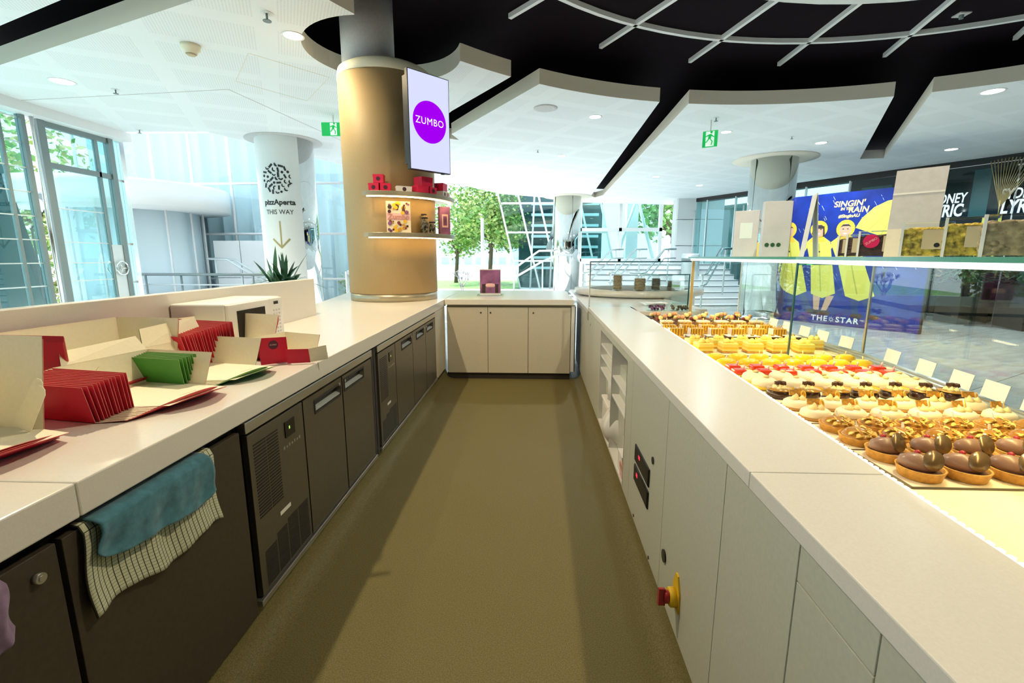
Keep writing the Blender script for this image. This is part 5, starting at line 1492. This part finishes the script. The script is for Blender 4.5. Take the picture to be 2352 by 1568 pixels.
for k in range(44):
    x,z = rn.uniform(-.10,.10), rn.choice([rn.uniform(.01,.11), rn.uniform(.19,.29)])
    r = rn.uniform(.008,.021)
    m = MB(); m.prism(arc(0,0,r,0,2*pi-.4,12),0,.001,T3(x,-.0163-.0002*k,z) @ R3(pi/2,0,0)); m.build('printed_cake',rn.choice(['logo_dark','print_dark','macaron_plum','wafer','honey','violet_print']),cv)
m = MB(); m.prism([(-.022,.0),(.022,0),(0,.085)],0,.001,T3(.05,-.021,.19) @ R3(pi/2,0,0)); m.build('printed_cone','choc_matte',cv)
text_mb('Zumbo',.070,.0005,bold=.002).xf(T3(0,-.022,.152) @ R3(pi/2,0,0)).build('lettering','mousse_pink',cv)
MB().box(-.116,.116,-.0168,-.0162,.12,.19).build('title_band','pale_pink',cv)
def gjar(a, r, h, w, label):
    t = thing('glass_jar',label,'jar',cpt(a,r,Lz),0,'jars on the lower shelf')
    MB().lathe([(w,0),(w*1.02,h*.5),(w*.7,h*.9),(w*.72,h)],18).build('glass','acrylic',t)
    c = MB(); rn = random.Random(int(a)); 
    for k in range(30): c.ball((rn.uniform(-w*.6,w*.6),rn.uniform(-w*.6,w*.6),.012+rn.uniform(0,h*.72)),.013,7,5)
    o = c.build('sweets','cookie_dark',t); o['kind'] = 'stuff'
    MB().lathe([(w*.75,h),(w*.75,h+.014),(1e-4,h+.018)],16).build('lid','print_dark',t)
gjar(50,.60,.15,.045,'glass jar of dark sweets left on the lower shelf')
gjar(59,.61,.11,.045,'shorter glass jar of sweets right on the lower shelf')
gjar(55,.53,.19,.04,'tall glass jar with black lid behind the other jars')
p = cpt(86,.60,Lz); t = thing('violet_package','violet printed package at the right end of the lower shelf','box',p,radians(30))
MB().box(-.06,.06,-.03,.03,0,.30).build('body','violet_print',t,.002)
MB().box(-.035,.035,-.0315,-.030,.08,.22).build('printed_frame','pale_pink',t); MB().box(-.022,.022,-.0325,-.0315,.10,.20).build('printed_panel','violet_print',t)

# ================================================================== POSTER AND DARK SHOPFRONT ON THE RIGHT
P0, P1 = Vector((5.476,10.963)), Vector((7.088,8.747)); pd = (P1-P0).normalized(); PL = (P1-P0).length
PM = frame_m((P0.x,P0.y,0),(pd.x,pd.y,0))
po = thing('poster_wall','freestanding blue poster of yellow raincoat figures and umbrella','poster',(0,0,0))
MB().box(0,PL,.0,2.66,-.10,0,PM).build('panel','poster_blue',po)
MB().box(PL,PL+.02,.0,2.66,-.10,0,PM).build('side_edge','wall_dark',po)
def pr(poly, mat_, name, lay): MB().prism(poly,.001*lay,.001*lay+.0008,PM).build(name,mat_,po)
def ell(cx,cy,rx,ry,n=18): return [(cx+rx*cos(2*pi*k/n),cy+ry*sin(2*pi*k/n)) for k in range(n)]
# falling rain streaks
rn = random.Random(4); m = MB()
for k in range(70):
    x,z = rn.uniform(.05,PL-.2), rn.uniform(.9,2.62); l = rn.uniform(.03,.12)
    m.prism([(x,z),(x+.006,z),(x+l*.55+.006,z-l),(x+l*.55,z-l)],.001,.0015,PM)
o = m.build('rain_streaks','greyblue_print',po); o['kind'] = 'stuff'
def figure(cx, zt, lean, w, legs):
    pr([(cx-w*.5,zt-.42),(cx-w*.2,zt-.30),(cx+w*.2,zt-.30),(cx+w*.55,zt-.42),(cx+w*.62+lean*.3,zt-.85),(cx+w*.62+lean,zt-1.47),(cx+w*.1+lean,zt-1.58),(cx-w*.42+lean,zt-1.50),(cx-w*.30+lean*.3,zt-.90)],'print_yellow','raincoat',2)
    pr([(cx-w*.46,zt-.44),(cx-w*.30,zt-.42),(cx-w*.72,zt-.80),(cx-w*.86,zt-.74)],'print_yellow','sleeve',3)
    pr(ell(cx,zt-.16,.165,.175),'print_yellow_hood','hood',3)
    pr([(cx-.10,zt-.30),(cx+.10,zt-.30),(cx+.15,zt-.42),(cx-.15,zt-.42)],'print_yellow_hood','collar',3)
    pr(ell(cx,zt-.19,.105,.135),'print_skin','face',4)
    for ex in (-.04,.04): pr(ell(cx+ex,zt-.165,.018,.010,8),'print_dark','eye',5)
    pr(ell(cx,zt-.255,.035,.011,10),'print_white','mouth',5)
    pr([(cx-.10,zt-.13),(cx-.05,zt-.075),(cx+.05,zt-.075),(cx+.10,zt-.13),(cx+.05,zt-.11),(cx-.05,zt-.11)],'print_dark','hair',5)
    pr([(cx-.012+lean*.2,zt-.45),(cx+.012+lean*.2,zt-.45),(cx+.012+lean,zt-1.45),(cx-.012+lean,zt-1.45)],'print_shade','front_seam',4)
    for dx in (0,): 
        pr(ell(cx+.06,zt-.62,.016,.016,8),'print_dark','button',5); pr(ell(cx+.08,zt-.80,.016,.016,8),'print_dark','button',5)
    for lx,ld in legs:
        pr([(cx+lx-.07,zt-1.52),(cx+lx+.07,zt-1.52),(cx+lx+ld+.05,zt-1.86),(cx+lx+ld-.05,zt-1.86)],'print_skin' if abs(cx-.87)<.1 else 'print_navy','leg',1)
        pr(ell(cx+lx+ld+.03,zt-1.88,.11,.05),'print_dark','shoe',2)
figure(.265,2.13,.24,.42,((.20,-.02),(.40,.2)))
figure(.870,2.12,.17,.44,((.10,.02),(.36,-.1)))
figure(1.36,2.11,.34,.48,((.30,.05),(.48,.14)))
for cx in (.87,): pr([(cx-.10,2.02),(cx+.10,2.02),(cx+.13,1.82),(cx+.09,1.80),(cx+.08,1.97),(cx-.08,1.97),(cx-.09,1.85),(cx-.13,1.86)],'print_dark','hair',6)
pr([(1.53,1.96),(1.62,2.14),(1.80,2.33),(2.0,2.43),(2.25,2.47),(2.50,2.40),(2.70,2.22),(2.72,1.88),(2.45,1.80),(2.2,1.86),(1.95,1.79),(1.72,1.88)],'print_yellow','umbrella',3)
for q in ((1.72,1.88),(1.95,1.79),(2.2,1.86),(2.45,1.80)): pr([q,(q[0]+.012,q[1]),(2.26,2.46),(2.25,2.46)],'print_shade','umbrella_rib',4)
pr([(2.20,1.86),(2.225,1.86),(2.10,1.0),(2.075,1.0)],'print_dark','umbrella_handle',2)
for txt,x,z,sz_,mt in (("SINGIN'",1.37,2.43,.155,'print_gold'),('IN THE',1.34,2.335,.07,'print_gold'),('RAIN',1.54,2.305,.150,'print_gold'),('#SinginAU',1.39,2.195,.085,'print_gold')):
    text_mb(txt,sz_,0,shear=.15,bold=.004).xf(PM @ T3(x,z,.006)).build('lettering',mt,po)
text_mb('THE',.155,0,bold=.004,space=1.2).xf(PM @ T3(1.07,.115,.006)).build('lettering','print_white',po)
text_mb('STAR',.155,0,bold=.004,space=1.2).xf(PM @ T3(1.585,.115,.006)).build('lettering','print_white',po)
m = MB()
for k in range(8):
    a = k*pi/4; m.prism([(1.30+.02*cos(a-.4),.115+.02*sin(a-.4)),(1.30+.065*cos(a),.115+.065*sin(a)),(1.30+.02*cos(a+.4),.115+.02*sin(a+.4))],.006,.0068,PM)
m.build('star_emblem','print_white',po)
# shopfront line
SA, SB = Vector((5.7,18.6)), Vector((10.07,10.53)); sdv = (SB-SA).normalized()
SM = frame_m((SA.x,SA.y,-.03),(sdv.x,sdv.y,0))
sf = MB().box(-.2,16.5,3.40,3.9,-.3,.02,SM).build('wall_right','wall_dark'); sf['kind'] = 'structure'; sf['label'] = 'dark header of the glazed shopfronts on the right'
tg = thing('teal_shopfront','teal glass shopfront beyond the right chrome column','shopfront',(0,0,0))
MB().box(0,5.9,.0,3.42,-2.2,-2.1,SM).build('inner_wall','dark_teal',tg)
for k in range(5): MB().box(.02+1.18*k,1.16+1.18*k,.05,3.40,-.008,.004,SM).build('pane','glass_facade',tg)
for k in range(6): MB().box(-.02+1.18*k,.02+1.18*k,.0,3.42,-.04,.03,SM).build('mullion','steel_frame_light',tg)
for s_ in (.7,2.75,5.0):
    m = MB(); m.tube([SM @ Vector((s_,1.6,.09)), SM @ Vector((s_,3.1,.09))],.025,8); m.tube([SM @ Vector((s_,2.9,0)), SM @ Vector((s_,2.9,.09))],.02,6); m.tube([SM @ Vector((s_,1.8,0)), SM @ Vector((s_,1.8,.09))],.02,6); m.build('pull_handle','white_paint',tg)
for k in range(4): MB().box(.5+.9*k,1.1+.9*k,1.2+.35*(k%2),1.5+.35*(k%2),-1.6,-1.2,SM).build('inner_shelf','curtain',tg)
bs = thing('black_shopfront','black glass shopfront with white theatre lettering at far right','shopfront',(0,0,0))
for k in range(6): MB().box(5.94+1.62*k,7.53+1.62*k,.0,3.39,-.03,0,SM).build('black_pane','dark_glass_wall',bs)
for k in range(7): MB().box(5.915+1.62*k,5.94+1.62*k,.0,3.39,-.03,.012,SM).build('joint','steel_frame_light',bs)
for x in (8.03,9.28):
    text_mb('SYDNEY',.30,.004,shear=.12,bold=.005,sx=.62).xf(SM @ T3(x,2.72,.006)).build('lettering','sign_glow',bs)
    text_mb('LYRIC',.38,.004,shear=.12,bold=.010,sx=.62).xf(SM @ T3(x,2.45,.006)).build('lettering','sign_glow',bs)
text_mb('SYDNEY',.42,.002,sx=.9,space=1.6).xf(SM @ T3(9.0,1.10,.008)).build('lettering','sign_gold',bs)
for a,b_,c_,d_ in ((6.2,6.9,2.75,3.2),(7.15,7.7,2.3,3.2),(8.45,8.75,2.3,3.3)): MB().box(a,b_,c_,d_,.0015,.003,SM).build('painted_reflection','dark_teal',bs)  # flat teal patches paint reflections onto the black glass
fan = thing('reed_fan','fan of golden reeds in front of the black shopfront','ornament',tuple(SM @ Vector((9.0,2.5,.15))))
xv = Vector((sdv.x,sdv.y,0))
for k in range(15):
    a = radians(-22+3.4*k+ 6); d = xv*sin(a) + Vector((0,0,1))*cos(a)
    MB().tube([(0,0,-.05), tuple(d*.95)],[.006,.010],5).build('reed','sign_gold',fan)
MB().tube([(0,0,-.25),(0,0,.1)],[.004,.02],6).build('stem','sign_gold',fan)
def planter(s_, off, label, n=500, h=1.9):
    p = SM @ Vector((s_,0,off)); t = thing('planter',label,'plant',(p.x,p.y,-.03))
    MB().box(-.3,.3,-.3,.3,0,.9).build('pot','wall_dark',t,.01)
    rn = random.Random(int(s_*10)); m = MB()
    for k in range(n):
        a = rn.uniform(0,2*pi); el = rn.uniform(.1,1.4); l = rn.uniform(.3,.75); d = Vector((cos(a)*cos(el),sin(a)*cos(el),sin(el)))
        b0 = Vector((cos(a),sin(a),0))*rn.uniform(0,.25)+Vector((0,0,.88+rn.uniform(0,.25))); e = b0+d*l+Vector((0,0,-.25*l)); w = d.cross(Vector((0,0,1))).normalized()*.022
        mid = b0+d*l*.55
        m.quad(b0,mid+w,e,mid-w)
    o = m.build('leaves','leaf_dark',t); o['kind'] = 'stuff'
planter(7.9,.9,'leafy dark plant below the left theatre lettering'); planter(8.9,.8,'leafy dark plant between the theatre letterings'); planter(9.9,.9,'leafy dark plant at the right picture edge')
t = thing('litter_bin','steel cylinder bin beside the stair handrail','bin',(5.15,15.6,.5))
MB().lathe([(.28,0),(.28,.95),(.24,1.0),(1e-4,1.0)],22).build('drum','steel_frame_light',t); MB().lathe([(.285,.75),(.285,.85)],22).build('band','steel_frame',t)
# plant on the terrace behind the upstand
t = thing('leafy_plant','dark green strap-leaved plant behind the upstand in front of the sign column','plant',(-3.95,7.25,0))
MB().lathe([(.20,0),(.27,.95),(.25,.98),(.2,.94)],20).build('pot','wall_pale',t)
rn = random.Random(12)
for k in range(50):
    a = rn.uniform(0,2*pi); el = rn.uniform(.25,1.45); l = rn.uniform(.35,.72)
    d = Vector((cos(a)*cos(el),sin(a)*cos(el),sin(el))); b0 = Vector((rn.uniform(-.12,.12),rn.uniform(-.12,.12),.96)); w = d.cross(Vector((0,0,1))).normalized()
    m = MB(); n_ = 6; L_ = []; Rr = []
    for i in range(n_+1):
        u = i/n_; p = b0 + d*l*u + Vector((0,0,-.45*l*u*u*cos(el))); ww = .034*sin(pi*min(u*.9+.1,1))
        L_.append(p+w*ww); Rr.append(p-w*ww)
    for i in range(n_): m.quad(L_[i],L_[i+1],Rr[i+1],Rr[i])
    m.build('leaf','leaf_dark',t)

for o in COL.objects:
    if 'used' in o: del o['used']
